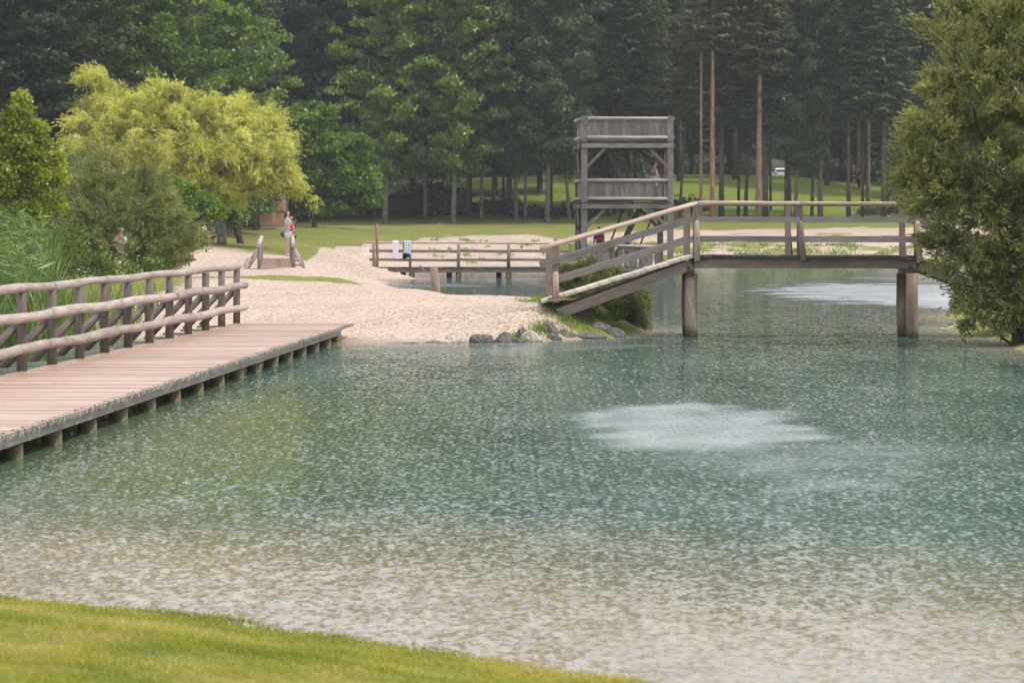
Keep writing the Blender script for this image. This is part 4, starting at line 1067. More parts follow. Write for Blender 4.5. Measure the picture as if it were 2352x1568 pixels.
t, V_, J = person(q, R(160), 'person with a red and black backpack standing on the lowest floor of the tower', 1.76, hair='short', shirt=cloth('navy_jersey', (.03, .05, .10)), bottom=cloth('dark_grey', (.05, .05, .06)), bottom_len=.5, shoe=M['black'])
bp_ = MB().ball((0, 0, 0), (.16, .10, .24), 14, 10, fn=lambda n: 1.0 / max(abs(n.x), abs(n.z), .75) ** .7)
m_, nt, out = new_mat('red_black_nylon'); tc = node(nt, 'ShaderNodeTexCoord'); nn_ = noise(nt, tc.outputs['Object'], 7, 2)
pbsdf(nt, out, ramp(nt, nn_, [(.42, (.02, .018, .02)), (.55, (.42, .015, .025))]), .7)
o = bp_.build('backpack', m_, None, True); o.location = q + Vector((.06, -.17, 1.20)); o.rotation_euler = (0, 0, R(160)); tag(o, 'red and black backpack on the back of the person at the foot of the tower', 'backpack')
q = Vector((P(1440, 0, 137.6).x, 137.6, zP - .005))
t, V_, J = person(q, R(95), 'person with tied dark hair looking out from the lowest floor, right of the backpacker', 1.38, hair='short', shirt=cloth('dark_red', (.15, .03, .03)), bottom=M['black'], bottom_len=.5, shoe=M['black'], arms=[((-.05, -.10, -.22), (0, -.20, -.02)), ((.05, -.10, -.22), (0, -.20, -.02))])
MB().ball(V_[J['head']] + Vector((0, .06, .10)), .05, 10, 7).build('hair_bun', M['hair'], t, True, world=False)
# walkers in the wood
q = Vector((P(1961, 0, 243).x, 243, P(0, 436, 243).z))
gq = gz(q.x, 243)
t, V_, J = person(Vector((q.x, 243, gq)), R(60), 'walker in a yellow cap and dark shirt among the spruces at the right', 1.75, hair=None, shirt=cloth('slate_shirt', (.06, .07, .12)), bottom=M['black'], bottom_len=.35, shoe=M['black'], arms=[((-.1, -.1, -.2), (-.05, -.2, .0)), ((.1, -.1, -.2), (.05, -.2, .02))])
MB().ball(V_[J['head']] + Vector((0, 0, .06)), (.10, .12, .075), 12, 8).build('cap', cloth('yellow_cap', (.75, .42, .02)), t, True, world=False)
q = Vector((P(1973.5, 0, 244).x, 244, 0)); q.z = gz(q.x, 244)
person(q, R(-60), 'second walker in dark clothes just right of the one in the yellow cap', 1.7, hair='short', shirt=cloth('dark_blue', (.03, .05, .11)), bottom=M['black'], trousers=True, shoe=M['black'])

# ---------------------------------------------------------------- foliage builders
def leaf_arrays(C, A, N, L, W):
    """C centres, A long axes, N normals (unnormalised), L, W sizes -> rhombic leaves"""
    A = A / (np.linalg.norm(A, axis=1, keepdims=True) + 1e-9)
    S = np.cross(A, N); S /= (np.linalg.norm(S, axis=1, keepdims=True) + 1e-9)
    L = np.asarray(L).reshape(-1, 1); W = np.asarray(W).reshape(-1, 1)
    return np.stack([C - A * L * .5, C + S * W * .5 - A * L * .05, C + A * L * .5, C - S * W * .5 - A * L * .05], 1)
def leaf_mesh(name, quads, rnd):
    n = len(quads); me = bpy.data.meshes.new(name)
    np_mesh(me, quads.reshape(-1, 3), np.arange(n * 4).reshape(n, 4), False)
    a = me.attributes.new('rnd', 'FLOAT', 'FACE'); a.data.foreach_set('value', rnd.astype(np.float32))
    return me
def unit(rg, n):
    v = rg.normal(size=(n, 3)); return v / np.linalg.norm(v, axis=1, keepdims=True)

def crown_pts(rg, clumps, per, leaf, wl, flat=.45, droop=0.15, shell=.5, tilt=.7):
    """clumps: array (n, 4) x y z radius; leaves in flattened sprays"""
    n = len(clumps); K = per
    c = np.repeat(clumps[:, :3], K, 0); r = np.repeat(clumps[:, 3], K)
    d = unit(rg, n * K); q = rg.uniform(0, 1, n * K) ** shell
    off = d * (r * q)[:, None]; off[:, 2] *= flat
    off[:, 2] -= droop * (np.hypot(off[:, 0], off[:, 1]) ** 2) / (r + .01)
    P_ = c + off
    N_ = unit(rg, n * K) * tilt + np.array([0, 0, 1.0]); A_ = off * 1.0 + unit(rg, n * K) * r[:, None] * .8; A_[:, 2] -= r * .3
    L_ = leaf * rg.uniform(.7, 1.3, n * K)
    tone = np.repeat(rg.uniform(0, .45, n), K) + rg.uniform(0, .55, n * K)
    return leaf_arrays(P_, A_, N_, L_, L_ * wl), tone

def limbs_mb(mb, trunk_top, base, tips, r0, rg, sag=.0, seg=5):
    for (a, b, ra) in tips:
        a = Vector(a); b = Vector(b); mid = a.lerp(b, .5) + Vector((rg.uniform(-.1, .1), rg.uniform(-.1, .1), (b - a).length * (.10 - sag)))
        mb.log([a, mid, b], [ra, ra * .7, ra * .25], seg, 0, cap=False)

def make_broad(seed, H, Rr, hb, per, leaf, wl=.62, nl=70, prof=None, squash=.42, crmin=.75, crmax=1.25, trunk=.2):
    rg = np.random.default_rng(seed); tr = MB(); cl = []
    wx, wy = rg.uniform(-.4, .4, 2)
    tp = lambda h: Vector((wx * math.sin(h / H * 2.2), wy * math.sin(h / H * 2.6 + .4) , h))
    hs = np.linspace(-.4, H * .93, 10)
    tr.log([tp(h) for h in hs], [trunk * (1.25 if h < .3 else (1 - .85 * h / H)) for h in hs], 10, .03)
    for i in range(nl):
        f = (i + rg.uniform(0, 1)) / nl
        h = hb + (H - hb) * f
        pr_ = (prof(f) if prof else math.sin(math.pi * min(1, .12 + f * .88)) ** .6 * (1.05 - .25 * f)) * Rr
        az = i * 2.399 + rg.uniform(-.5, .5); ln = pr_ * rg.uniform(.72, 1.12)
        a = tp(max(hb * .6, h - ln * .35)); b = tp(h) + Vector((math.cos(az) * ln, math.sin(az) * ln, rg.uniform(-.3, .3)))
        tr.log([a, a.lerp(b, .5) + Vector((0, 0, ln * .08)), b], [trunk * .3 * (1 - .6 * f), trunk * .18, .015], 5, 0, cap=False)
        for t_ in (.15, .45, .72, 1.0):
            if .3 < t_ < .6 and ln < Rr * .5: continue
            p = a.lerp(b, t_); rr = rg.uniform(crmin, crmax) * (1 - .35 * f)
            cl.append((p.x + rg.uniform(-.3, .3), p.y + rg.uniform(-.3, .3), p.z + rg.uniform(-.1, .3), rr))
    q, tn = crown_pts(rg, np.array(cl), per, leaf, wl, squash)
    return tr, q, tn

def make_spruce(seed, H, Rr, hb, leaf=.30, step=.50, trunk=.20, dens=1.0, dead=True, droop=.35):
    rg = np.random.default_rng(seed); tr = MB()
    hs = np.linspace(-.4, H, 10); wx = rg.uniform(-.12, .12)
    tp = lambda h: Vector((wx * h / H * 2, 0, h))
    tr.log([tp(h) for h in hs], [trunk * (1.2 if h < .3 else max(.06, 1 - .92 * h / H)) for h in hs], 9, .02)
    if dead:
        for i in range(int(hb * 2.2)):
            h = rg.uniform(hb * .35, hb); az = rg.uniform(0, 6.28); ln = rg.uniform(.4, 1.6)
            a = tp(h); tr.log([a, a + Vector((math.cos(az) * ln, math.sin(az) * ln, rg.uniform(-.3, .1)))], [.018, .006], 3, 0, cap=False)
    C = []; A = []; N = []; Ls = []; T = []
    h = hb
    while h < H - .3:
        f = (h - hb) / (H - hb); rad = Rr * (1 - f) ** .75 * min(1, .55 + f * 5)
        nb = 6 if f < .7 else 5
        for k in range(nb):
            az = 6.283 * (k + rg.uniform(-.35, .35)) / nb + h * 1.3; ln = rad * rg.uniform(.65, 1.15) + .25
            a = tp(h + rg.uniform(-.15, .15)); dx, dy = math.cos(az), math.sin(az)
            m = int(ln / .16 * 4 * dens) + 4
            s_ = rg.uniform(.0, 1, m); wd_ = (.12 + .42 * np.sin(np.pi * np.clip(s_, 0, .97)) ** .7) * min(1, ln / 1.4)
            lat = rg.uniform(-1, 1, m) * wd_ * ln * .45
            z = a.z - droop * ln * s_ + .20 * ln * s_ ** 2.5 - abs(lat) * .25 - rg.uniform(0, .28, m) * (1 - s_ * .5)
            C.append(np.stack([a.x + dx * ln * s_ - dy * lat, a.y + dy * ln * s_ + dx * lat, z], 1))
            ax_ = np.stack([dx * .8 - dy * np.sign(lat) * .7 + rg.normal(0, .25, m), dy * .8 + dx * np.sign(lat) * .7 + rg.normal(0, .25, m), rg.normal(-.35, .25, m)], 1)
            A.append(ax_); N.append(unit(rg, m) * .6 + np.array([0, 0, 1])); Ls.append(leaf * rg.uniform(.7, 1.3, m))
            T.append(rg.uniform(0, .4) + rg.uniform(0, .55, m) + .12 * (s_ > .8))
            if rg.uniform() < .6: tr.log([a, a + Vector((dx * ln * .8, dy * ln * .8, -droop * ln * .7))], [.03, .008], 3, 0, cap=False)
        h += step * rg.uniform(.75, 1.2)
    C = np.concatenate(C); A = np.concatenate(A); N = np.concatenate(N); Ls = np.concatenate(Ls); T = np.concatenate(T)
    return tr, leaf_arrays(C, A, N, Ls, Ls * .42), T

F_ = {
 'beech': foliage('beech_leaves', (0.038, 0.075, 0.018), (0.105, 0.185, 0.032), (0.25, 0.35, 0.06), .40),
 'beechd': foliage('dark_alder_leaves', (0.036, 0.060, 0.030), (0.072, 0.115, 0.045), (0.135, 0.185, 0.065), .34),
 'spruce': foliage('spruce_needles', (0.028, 0.046, 0.026), (0.056, 0.085, 0.038), (0.11, 0.145, 0.055), .2, nscale=.6),
 'spruceg': foliage('olive_spruce_needles', (0.038, 0.050, 0.026), (0.078, 0.095, 0.040), (0.14, 0.155, 0.065), .22, nscale=.6),
 'bright': foliage('bright_green_leaves', (0.032, 0.08, 0.010), (0.09, 0.18, 0.014), (0.24, 0.35, 0.03), .42),
 'gold': foliage('golden_willow_leaves', (0.18, 0.20, 0.04), (0.56, 0.57, 0.13), (0.90, 0.89, 0.39), .46, (0.60, 0.42, 0.06), 1.2),
 'birch': foliage('yellow_green_birch_leaves', (0.07, 0.12, 0.012), (0.20, 0.26, 0.02), (0.42, 0.46, 0.04), .45, (0.60, 0.42, 0.03)),
 'olive': foliage('olive_willow_leaves', (0.045, 0.065, 0.020), (0.14, 0.17, 0.05), (0.36, 0.39, 0.14), .36, (0.25, 0.19, 0.06), 1.5),
 'maple': foliage('maple_leaves', (0.04, 0.09, 0.012), (0.12, 0.22, 0.02), (0.29, 0.40, 0.04), .45),
 'willow': foliage('grey_green_willow_leaves', (0.040, 0.050, 0.018), (0.135, 0.152, 0.045), (0.37, 0.375, 0.125), .36, (0.28, 0.27, 0.06), .8),
 'reed': foliage('reed_leaves', (0.05, 0.095, 0.022), (0.11, 0.19, 0.04), (0.24, 0.34, 0.09), .4, (0.32, 0.27, 0.09), 1.0),
 'weed': foliage('waterside_weeds', (0.05, 0.095, 0.012), (0.11, 0.19, 0.02), (0.24, 0.33, 0.045), .4),
 'bushd': foliage('dark_undergrowth', (0.025, 0.032, 0.018), (0.048, 0.058, 0.028), (0.09, 0.10, 0.04), .25),
 'hedge': foliage('low_shrub_leaves', (0.035, 0.065, 0.014), (0.085, 0.135, 0.026), (0.20, 0.27, 0.05), .38),
 'lawn': foliage('grass_blades', (0.12, 0.155, 0.018), (0.26, 0.29, 0.03), (0.50, 0.42, 0.13), .4, (0.50, 0.38, 0.17), 1.6),
}
PROTO = {}
def tree_proto(key, build, leafmat, barkmat):
    tr, q, tn = build
    tm = tr.build('trunk', barkmat, None, True, world=False); tme = tm.data; bpy.data.objects.remove(tm)
    cm = leaf_mesh('crown', q, tn); cm.materials.append(leafmat)
    PROTO[key] = (tme, cm)
def plant_tree(name, key, x, y, label, rz, s=1.0, sz=1.0, group=None, tilt=0.0, cat='tree', z=None):
    t = thing(name, (x, y, gz(x, y) - .05 if z is None else z), label, cat, group, rz); t.rotation_euler = (0, tilt, rz); t.scale = (s, s, sz)
    tme, cm = PROTO[key]
    for nm, d_ in (('trunk', tme), ('crown', cm)):
        o = bpy.data.objects.new(nm, d_); COL.objects.link(o); o.parent = t
    return t
F_['backl'] = foliage('dark_wood_leaves', (0.022, 0.038, 0.020), (0.046, 0.070, 0.032), (0.09, 0.125, 0.048), .28)  # darkened copies for the back rows: shade between crowns put into the colour
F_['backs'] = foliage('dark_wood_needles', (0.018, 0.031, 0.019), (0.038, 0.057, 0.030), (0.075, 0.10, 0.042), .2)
tree_proto('b1', make_broad(1, 21, 4.3, 3.6, 105, .30), F_['beech'], M['bark_g'])
tree_proto('b2', make_broad(2, 23, 3.6, 4.2, 105, .30), F_['beechd'], M['bark_g'])
tree_proto('b3', make_broad(3, 19, 3.9, 4.0, 100, .28, nl=64), F_['beechd'], M['bark_g'])
tree_proto('b4', make_broad(14, 17, 4.8, 1.2, 110, .28, nl=80), F_['beech'], M['bark_g'])
tree_proto('b4x', make_broad(19, 22, 4.0, 4.6, 110, .30, nl=80), F_['beechd'], M['bark_g'])
tree_proto('s1', make_spruce(5, 27, 3.0, 8.0, .42, dens=.8), F_['spruce'], M['bark_d'])
tree_proto('s2', make_spruce(6, 26, 2.5, 10.5, .40, dens=.8), F_['spruceg'], M['bark_r'])
tree_proto('s3', make_spruce(7, 24, 3.3, 2.0, .44, dens=.75, dead=False), F_['spruce'], M['bark_d'])
tree_proto('s4', make_spruce(8, 29, 2.1, 12.0, .40, trunk=.16, dens=.8), F_['spruceg'], M['bark_r'])
tree_proto('s5', make_spruce(9, 23, 2.2, 8.0, .38, trunk=.13, dens=.8), F_['spruceg'], M['bark_d'])
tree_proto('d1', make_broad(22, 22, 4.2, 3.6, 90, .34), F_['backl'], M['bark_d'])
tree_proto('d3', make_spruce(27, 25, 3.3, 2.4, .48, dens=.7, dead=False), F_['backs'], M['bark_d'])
# ---------------------------------------------------------------- the forest behind
random.seed(21)
def at(u, d): return (u - 1176) * d / FPX
ROW = [ # kind name, proto, base u, distance, scale, zscale, tilt, label
 ('beech_tree', 'b1', 884, 214, 1.0, .98, .04, 'broad green tree whose pale trunk stands just behind the bright green round tree'),
 ('alder_tree', 'b3', 975, 219, .75, 1.0, 0, 'dark leafy tree with a thin trunk, between the two broad trees left of the tower'),
 ('beech_tree', 'b1', 1041, 213.5, .92, 1.06, .02, 'tall dark leafy tree with a grey trunk, second broad tree left of the tower row'),
 ('alder_tree', 'b3', 1108, 220, .7, 1.05, 0, 'slim dark leafy tree, leftmost of the thin trunks left of the lamp'),
 ('alder_tree', 'b2', 1134, 224, .6, .9, 0, 'slim dark tree with a trunk close to the right of the first thin trunk'),
 ('spruce_tree', 's5', 1157, 226, .8, .9, 0, 'very thin dark spruce standing alone between leafy trees left of the tower'),
 ('alder_tree', 'b3', 1186, 218, .62, .9, .01, 'leafy tree with a double trunk midway between the grey broad tree and the tower'),
 ('alder_tree', 'b2', 1205, 219, .55, .85, 0, 'thin leafy tree immediately right of the double trunk'),
 ('beech_tree', 'b4x', 1257, 215, .92, 1.0, .02, 'large tree with the thickest grey trunk, first big trunk left of the tower'),
 ('alder_tree', 'b3', 1308, 218, .6, .9, -.05, 'crooked thin tree right at the left edge of the tower'),
 ('spruce_tree', 's3', 1400, 222, .8, .85, 0, 'dark spruce seen through the upper left of the tower frame'),
 ('spruce_tree', 's1', 1449, 220, .9, .95, 0, 'spruce with a dark trunk seen through the middle of the tower'),
 ('spruce_tree', 's5', 1505, 226, .9, 1.1, 0, 'thin pale spruce trunk rising above the right part of the tower'),
 ('spruce_tree', 's5', 1560, 219, .8, .9, .06, 'slanting dark thin tree just right of the tower'),
 ('spruce_tree', 's4', 1610, 214, .75, 1.0, 0, 'slender pale bare trunk, the thin neighbour left of the brightest red brown trunk'),
 ('spruce_tree', 's4', 1636, 213, 1.15, 1.0, .006, 'tall bare spruce with the brightest red brown trunk, right of the tower'),
 ('spruce_tree', 's1', 1657, 217, 1.0, .85, 0, 'dark trunk spruce right behind the brightest red brown one'),
 ('spruce_tree', 's5', 1696, 220, .9, .8, 0, 'thin dark spruce left of the twin stems'),
 ('spruce_tree', 's5', 1712, 219, 1.1, .9, .03, 'spruce with twin dark stems close together'),
 ('spruce_tree', 's2', 1742, 214, 1.1, 1.0, .008, 'red brown spruce trunk just left of the far white car'),
 ('spruce_tree', 's1', 1758, 216, 1.05, .8, 0, 'thick dark trunk touching the right side of the red brown one by the car'),
 ('spruce_tree', 's5', 1770, 224, .7, .9, 0, 'thin brown trunk directly left of the far white car'),
 ('spruce_tree', 's5', 1804, 217, .75, .9, 0, 'thin dark trunk standing in front of the right edge of the far white car'),
 ('spruce_tree', 's1', 1812, 218, .85, .9, 0, 'dark trunk just right of the far white car'),
 ('alder_tree', 'b3', 1826, 216, .7, .95, .07, 'dark leaning tree that forks, right of the far white car'),
 ('spruce_tree', 's5', 1865, 217, .95, 1.0, .01, 'thin almost black trunk right of the leaning forked tree'),
 ('spruce_tree', 's2', 1884, 218, .9, .95, 0, 'grey brown trunk, the next one right of the thin black trunk'),
 ('spruce_tree', 's1', 1949, 215, .8, .9, 0, 'black spruce trunk next to the walker in the yellow cap'),
 ('spruce_tree', 's5', 1981, 217, .85, .9, 0, 'thin dark spruce stem in front of the walker in dark clothes'),
 ('spruce_tree', 's2', 1994, 221, .8, .9, 0, 'pale grey trunk just right of the walkers'),
 ('spruce_tree', 's1', 2030, 214, 1.0, .9, 0, 'dense dark green spruce at the left edge of the big willow crown'),
 ('spruce_tree', 's3', 2120, 216, 1.1, 1.0, 0, 'dark spruce rising above the top left of the big willow'),
]
for nm, key, u, d, s, sz, tl, lb in ROW:
    plant_tree(nm, key, at(u, d), d, lb, random.uniform(0, 6.28) if tl == 0 else 0.0, s, sz, 'trees along the front of the wood', tl)
# left block, nearer
LEFT = [('alder_tree', 'd1', -20, 168, 1.3, .85, 'big dark tree in the top left corner of the picture'),
        ('alder_tree', 'd1', 105, 172, 1.25, .9, 'dark round crowned tree behind the birch, right of the corner tree'),
        ('beech_tree', 'b1', 240, 180, 1.0, 1.0, 'dark green tree rising directly behind the left part of the golden willow'),
        ('beech_tree', 'b4', 395, 174, 1.0, 1.0, 'broad dense green tree towering above the middle of the golden willow'),
        ('beech_tree', 'b4', 505, 182, .92, 1.05, 'layered yellow green tree above the right part of the golden willow'),
        ('spruce_tree', 's3', 585, 188, .85, .8, 'pale green conifer with feathery branch tips right above the golden willow')]
for nm, key, u, d, s, sz, lb in LEFT:
    plant_tree(nm, key, at(u, d), d, lb, random.uniform(0, 6.28), s, sz, 'trees along the front of the wood')
# back rows: nothing tells them apart
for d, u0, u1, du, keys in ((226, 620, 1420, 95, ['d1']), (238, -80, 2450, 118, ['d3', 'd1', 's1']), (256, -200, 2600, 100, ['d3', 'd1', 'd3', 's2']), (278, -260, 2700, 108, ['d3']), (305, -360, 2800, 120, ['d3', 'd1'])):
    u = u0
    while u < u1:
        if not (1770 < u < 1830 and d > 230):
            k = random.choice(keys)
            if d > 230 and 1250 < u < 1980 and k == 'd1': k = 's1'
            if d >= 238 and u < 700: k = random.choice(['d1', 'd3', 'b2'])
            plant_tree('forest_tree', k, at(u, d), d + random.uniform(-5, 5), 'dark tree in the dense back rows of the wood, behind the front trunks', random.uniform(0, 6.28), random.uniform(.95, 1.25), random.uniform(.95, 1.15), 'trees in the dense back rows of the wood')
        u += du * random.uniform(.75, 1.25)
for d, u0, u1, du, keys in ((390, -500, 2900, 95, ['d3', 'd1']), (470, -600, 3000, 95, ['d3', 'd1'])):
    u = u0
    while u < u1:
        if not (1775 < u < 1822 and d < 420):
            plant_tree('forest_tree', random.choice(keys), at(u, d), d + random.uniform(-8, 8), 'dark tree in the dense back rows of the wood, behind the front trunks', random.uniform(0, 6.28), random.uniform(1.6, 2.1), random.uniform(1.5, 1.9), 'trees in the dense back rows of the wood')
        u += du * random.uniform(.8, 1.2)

# ---------------------------------------------------------------- hero trees and bushes made from leaf masses placed in the world
def mass(blobs, seed, nsub, per, leaf, wl, mode='leaf', rsub=(.35, .7), flat=.7, tilt=.9, droop=.2):
    """blobs: (centre, (rx, ry, rz), weight). Sub-clumps over each blob's outer half; returns quads, tones, clump centres"""
    rg = np.random.default_rng(seed); cl = []
    for (c, r, w) in blobs:
        n = int(nsub * w); d = unit(rg, n); q = rg.uniform(.25, 1, n) ** .45
        d[:, 2] = np.where(d[:, 2] < -.5, d[:, 2] * .6, d[:, 2])
        p = np.array(c) + d * np.array(r) * q[:, None]
        cl.append(np.concatenate([p, rg.uniform(rsub[0], rsub[1], (n, 1))], 1))
    cl = np.concatenate(cl)
    if mode == 'leaf':
        q, t = crown_pts(rg, cl, per, leaf, wl, flat, droop, .5, tilt)
        return q, t, cl
    # strand mode: arching shoots carrying narrow leaves
    k_ = rg.uniform(0, 1, len(cl)) < .14; cc_ = np.mean([np.array(b[0]) for b in blobs], 0)
    cl[k_, :3] += unit(rg, int(k_.sum())) * cl[k_, 3:4] * 1.0
    n = len(cl); S = per; K = 9
    c = np.repeat(cl[:, :3], S, 0); r = np.repeat(cl[:, 3], S)
    cen = np.mean([np.array(b[0]) for b in blobs], 0)
    out_ = c - cen; out_[:, 2] *= .4; out_ /= (np.linalg.norm(out_, axis=1, keepdims=True) + 1e-6)
    bd = unit(rg, n); bd[:, 2] = np.abs(bd[:, 2]) * .7; bd = np.repeat(bd, S, 0)
    dv = unit(rg, n * S) * .38 + bd * .8 + out_ * .65; dv[:, 2] += .15 if mode == 'arch' else .35
    dv /= np.linalg.norm(dv, axis=1, keepdims=True)
    st_ = c + unit(rg, n * S) * (r * .32)[:, None]
    ln = r * rg.uniform(.5, 1.45, n * S); g = rg.uniform(.15, .8, n * S) if mode == 'arch' else rg.uniform(.0, .35, n * S)
    Q = []; T = []; tone = np.repeat(rg.uniform(0, .45, n), S) + rg.uniform(-.05, .1, n * S)
    for k in range(K):
        s = (k + rg.uniform(0, 1, n * S)) / K
        pos_ = st_ + dv * (ln * s)[:, None]; pos_[:, 2] -= g * ln * s ** 2
        tan = dv.copy(); tan[:, 2] -= 2 * g * s
        side_ = unit(rg, n * S)
        A_ = tan + side_ * .75; N_ = unit(rg, n * S) + np.array([0, 0, .6])
        L_ = leaf * rg.uniform(.7, 1.25, n * S)
        Q.append(leaf_arrays(pos_ + side_ * (leaf * .3), A_, N_, L_, L_ * wl)); T.append(tone + rg.uniform(0, .5, n * S))
    return np.concatenate(Q), np.concatenate(T), cl
def branchwork(base, clumps, seed, n, r0, forks, parentless=True, kink=.25):
    """limbs from the base through fork points out to a sample of clump centres"""
    rg = np.random.default_rng(seed); mb = MB()
    for f in forks:
        pts = [Vector(p) for p in f[0]]; k = len(pts)
        fine = []
        for i in range(k - 1):
            for j in range(3): fine.append(pts[i].lerp(pts[i + 1], j / 3) + Vector(rg.uniform(-1, 1, 3) * (.06 if (i or j) else 0)))
        fine.append(pts[-1]); m_ = len(fine)
        mb.log(fine, [f[1] + (f[2] - f[1]) * i / (m_ - 1) for i in range(m_)], 9, .04)
    ends = [Vector(p) for f in forks for p in f[0][1:]]
    pick = rg.choice(len(clumps), min(n, len(clumps)), replace=False)
    for i in pick:
        c = Vector(clumps[i, :3]); e = min(ends, key=lambda q: (q - c).length)
        mid = e.lerp(c, .5) + Vector(rg.uniform(-1, 1, 3) * (kink * (c - e).length * .4))
        mb.log([e, mid, c], [r0, r0 * .6, r0 * .2], 5, 0, cap=False)
    return mb
def hero(name, label, cat, base, blobs, seed, nsub, per, leaf, wl, leafmat, barkmat, forks, nb=40, rb=.03, gaps=(), **kw):
    t = thing(name, base, label, cat)
    q, tn, cl = mass(blobs, seed, nsub, per, leaf, wl, **kw)
    for (gu, gv, ru, rv) in gaps:      # openings one can look through
        cq = q.mean(1); uu = 1176 + cq[:, 0] / cq[:, 1] * FPX; vv = HZ + (CZ - cq[:, 2]) / cq[:, 1] * FPX
        kp = (((uu - gu) / ru) ** 2 + ((vv - gv) / rv) ** 2 > 1) | (np.random.default_rng(seed).uniform(0, 1, len(q)) < .30)
        q, tn = q[kp], tn[kp]
    q = q - np.array(base)
    cm = leaf_mesh('crown', q, tn); mesh_obj('crown', cm, leafmat, t)
    if forks is not None:
        mb = branchwork(base, cl, seed + 1, nb, rb, forks); mb.build('trunk', barkmat, t, True)
    return t
def B(u, v, d, ru, rv, rd, w=1.0):
    k = d / FPX
    return (tuple(P(u, v, d)), (ru * k, rd, rv * k), w)

# golden willow
D = 136
wb = P(512, 560, D)
bl = [B(400, 320, D, 171, 91, 3.6, 1.38), B(262, 255, D, 71, 57, 2.0, 0.52), B(210, 315, D - 1, 66, 51, 1.8, 0.46), B(540, 335, D - 1, 108, 80, 3.0, 1.03), B(600, 375, D - 1.5, 74, 63, 2.2, 0.8), B(470, 262, D, 108, 39, 2.4, 0.57), B(590, 275, D, 57, 30, 1.6, 0.25), B(350, 245, D, 68, 34, 1.8, 0.34),
      B(330, 385, D - 1, 137, 51, 2.6, 0.75), B(500, 405, D - 1, 114, 39, 2.2, 0.57), B(640, 415, D - 1, 46, 30, 1.2, 0.25), B(520, 445, D, 46, 21, 1.5, 0.11), B(675, 435, D - 1, 21, 14, .8, 0.08), B(222, 185, D, 39, 21, .8, 0.16), B(395, 215, D, 34, 16, .8, 0.11), B(185, 365, D - 1, 46, 25, 1.2, 0.18)]
fk = [([wb + Vector((0, 0, -.3)), P(506, 500, D), P(470, 440, D), P(440, 390, D - .3)], .22, .15), ([P(470, 440, D), P(380, 410, D), P(280, 350, D), P(215, 270, D)], .13, .05), ([P(470, 440, D), P(520, 380, D - .5), P(580, 360, D - 1), P(650, 370, D - 1)], .12, .04),
      ([P(440, 390, D - .3), P(420, 300, D), P(400, 220, D)], .12, .04), ([P(506, 500, D), P(530, 440, D), P(590, 430, D), P(655, 425, D - 1)], .10, .03), ([P(215, 270, D), P(190, 262, D - 1.5), P(186, 245, D - 1.5), P(196, 236, D - 1.5)], .05, .03)]
hero('golden_willow', 'sprawling golden yellow willow overhanging the beach', 'willow', wb, bl, 31, 105, 21, .21, .17, F_['gold'], M['bark_g'], fk, 110, .03, mode='arch', rsub=(.35, .85), gaps=((612, 488, 50, 36),))
# dark trunk and stem behind
# green tree to the right
D = 195
bl = [B(745, 395, D, 95, 90, 2.6, 1.3), B(705, 290, D, 58, 55, 1.6, .6), B(740, 262, D, 30, 22, .9, .15), B(815, 415, D, 52, 58, 1.5, .7), B(680, 430, D, 70, 65, 1.8, .7), B(790, 345, D, 60, 45, 1.4, .5), B(735, 470, D, 85, 34, 1.8, .8), B(845, 455, D, 25, 24, .9, .2), B(680, 350, D, 60, 60, 1.6, .5)]
b0 = P(722, 514, D); b0.z = gz(b0.x, D)
hero('green_tree', 'bright green round tree reaching down to the lawn, right of the golden willow', 'tree', b0, bl, 41, 75, 150, .22, .6, F_['bright'], M['bark_g'], [([b0 + Vector((0, 0, -.3)), P(722, 450, D), P(728, 370, D), P(715, 290, D)], .2, .05), ([P(722, 450, D), P(780, 410, D), P(820, 390, D)], .09, .03)], 60, .03, rsub=(.45, .85), flat=.5)
# yellow green birch far left
D = 84
bl = [B(55, 360, D, 52, 62, .8, 1.0), B(48, 262, D, 20, 42, .35, .35), B(20, 420, D, 62, 55, 1.0, .9), B(100, 400, D, 50, 50, .8, .7), B(60, 310, D, 38, 40, .5, .45), B(80, 470, D, 80, 40, .9, .6), B(10, 330, D, 32, 40, .5, .35), B(98, 330, D, 14, 10, .3, .1), B(88, 290, D, 10, 8, .3, .07), B(14, 270, D, 12, 10, .3, .08), B(130, 360, D, 14, 10, .3, .1), B(52, 222, D, 8, 12, .2, .06)]
b0 = P(60, 640, D); b0.z = gz(b0.x, D)
hero('birch', 'small yellow green birch with a pointed top at the left edge', 'tree', b0, bl, 51, 75, 90, .085, .75, F_['birch'], M['bark_g'], [([b0 + Vector((0, 0, -.2)), P(62, 500, D), P(58, 350, D), P(50, 240, D)], .06, .015)], 60, .012, rsub=(.16, .34), flat=.8)
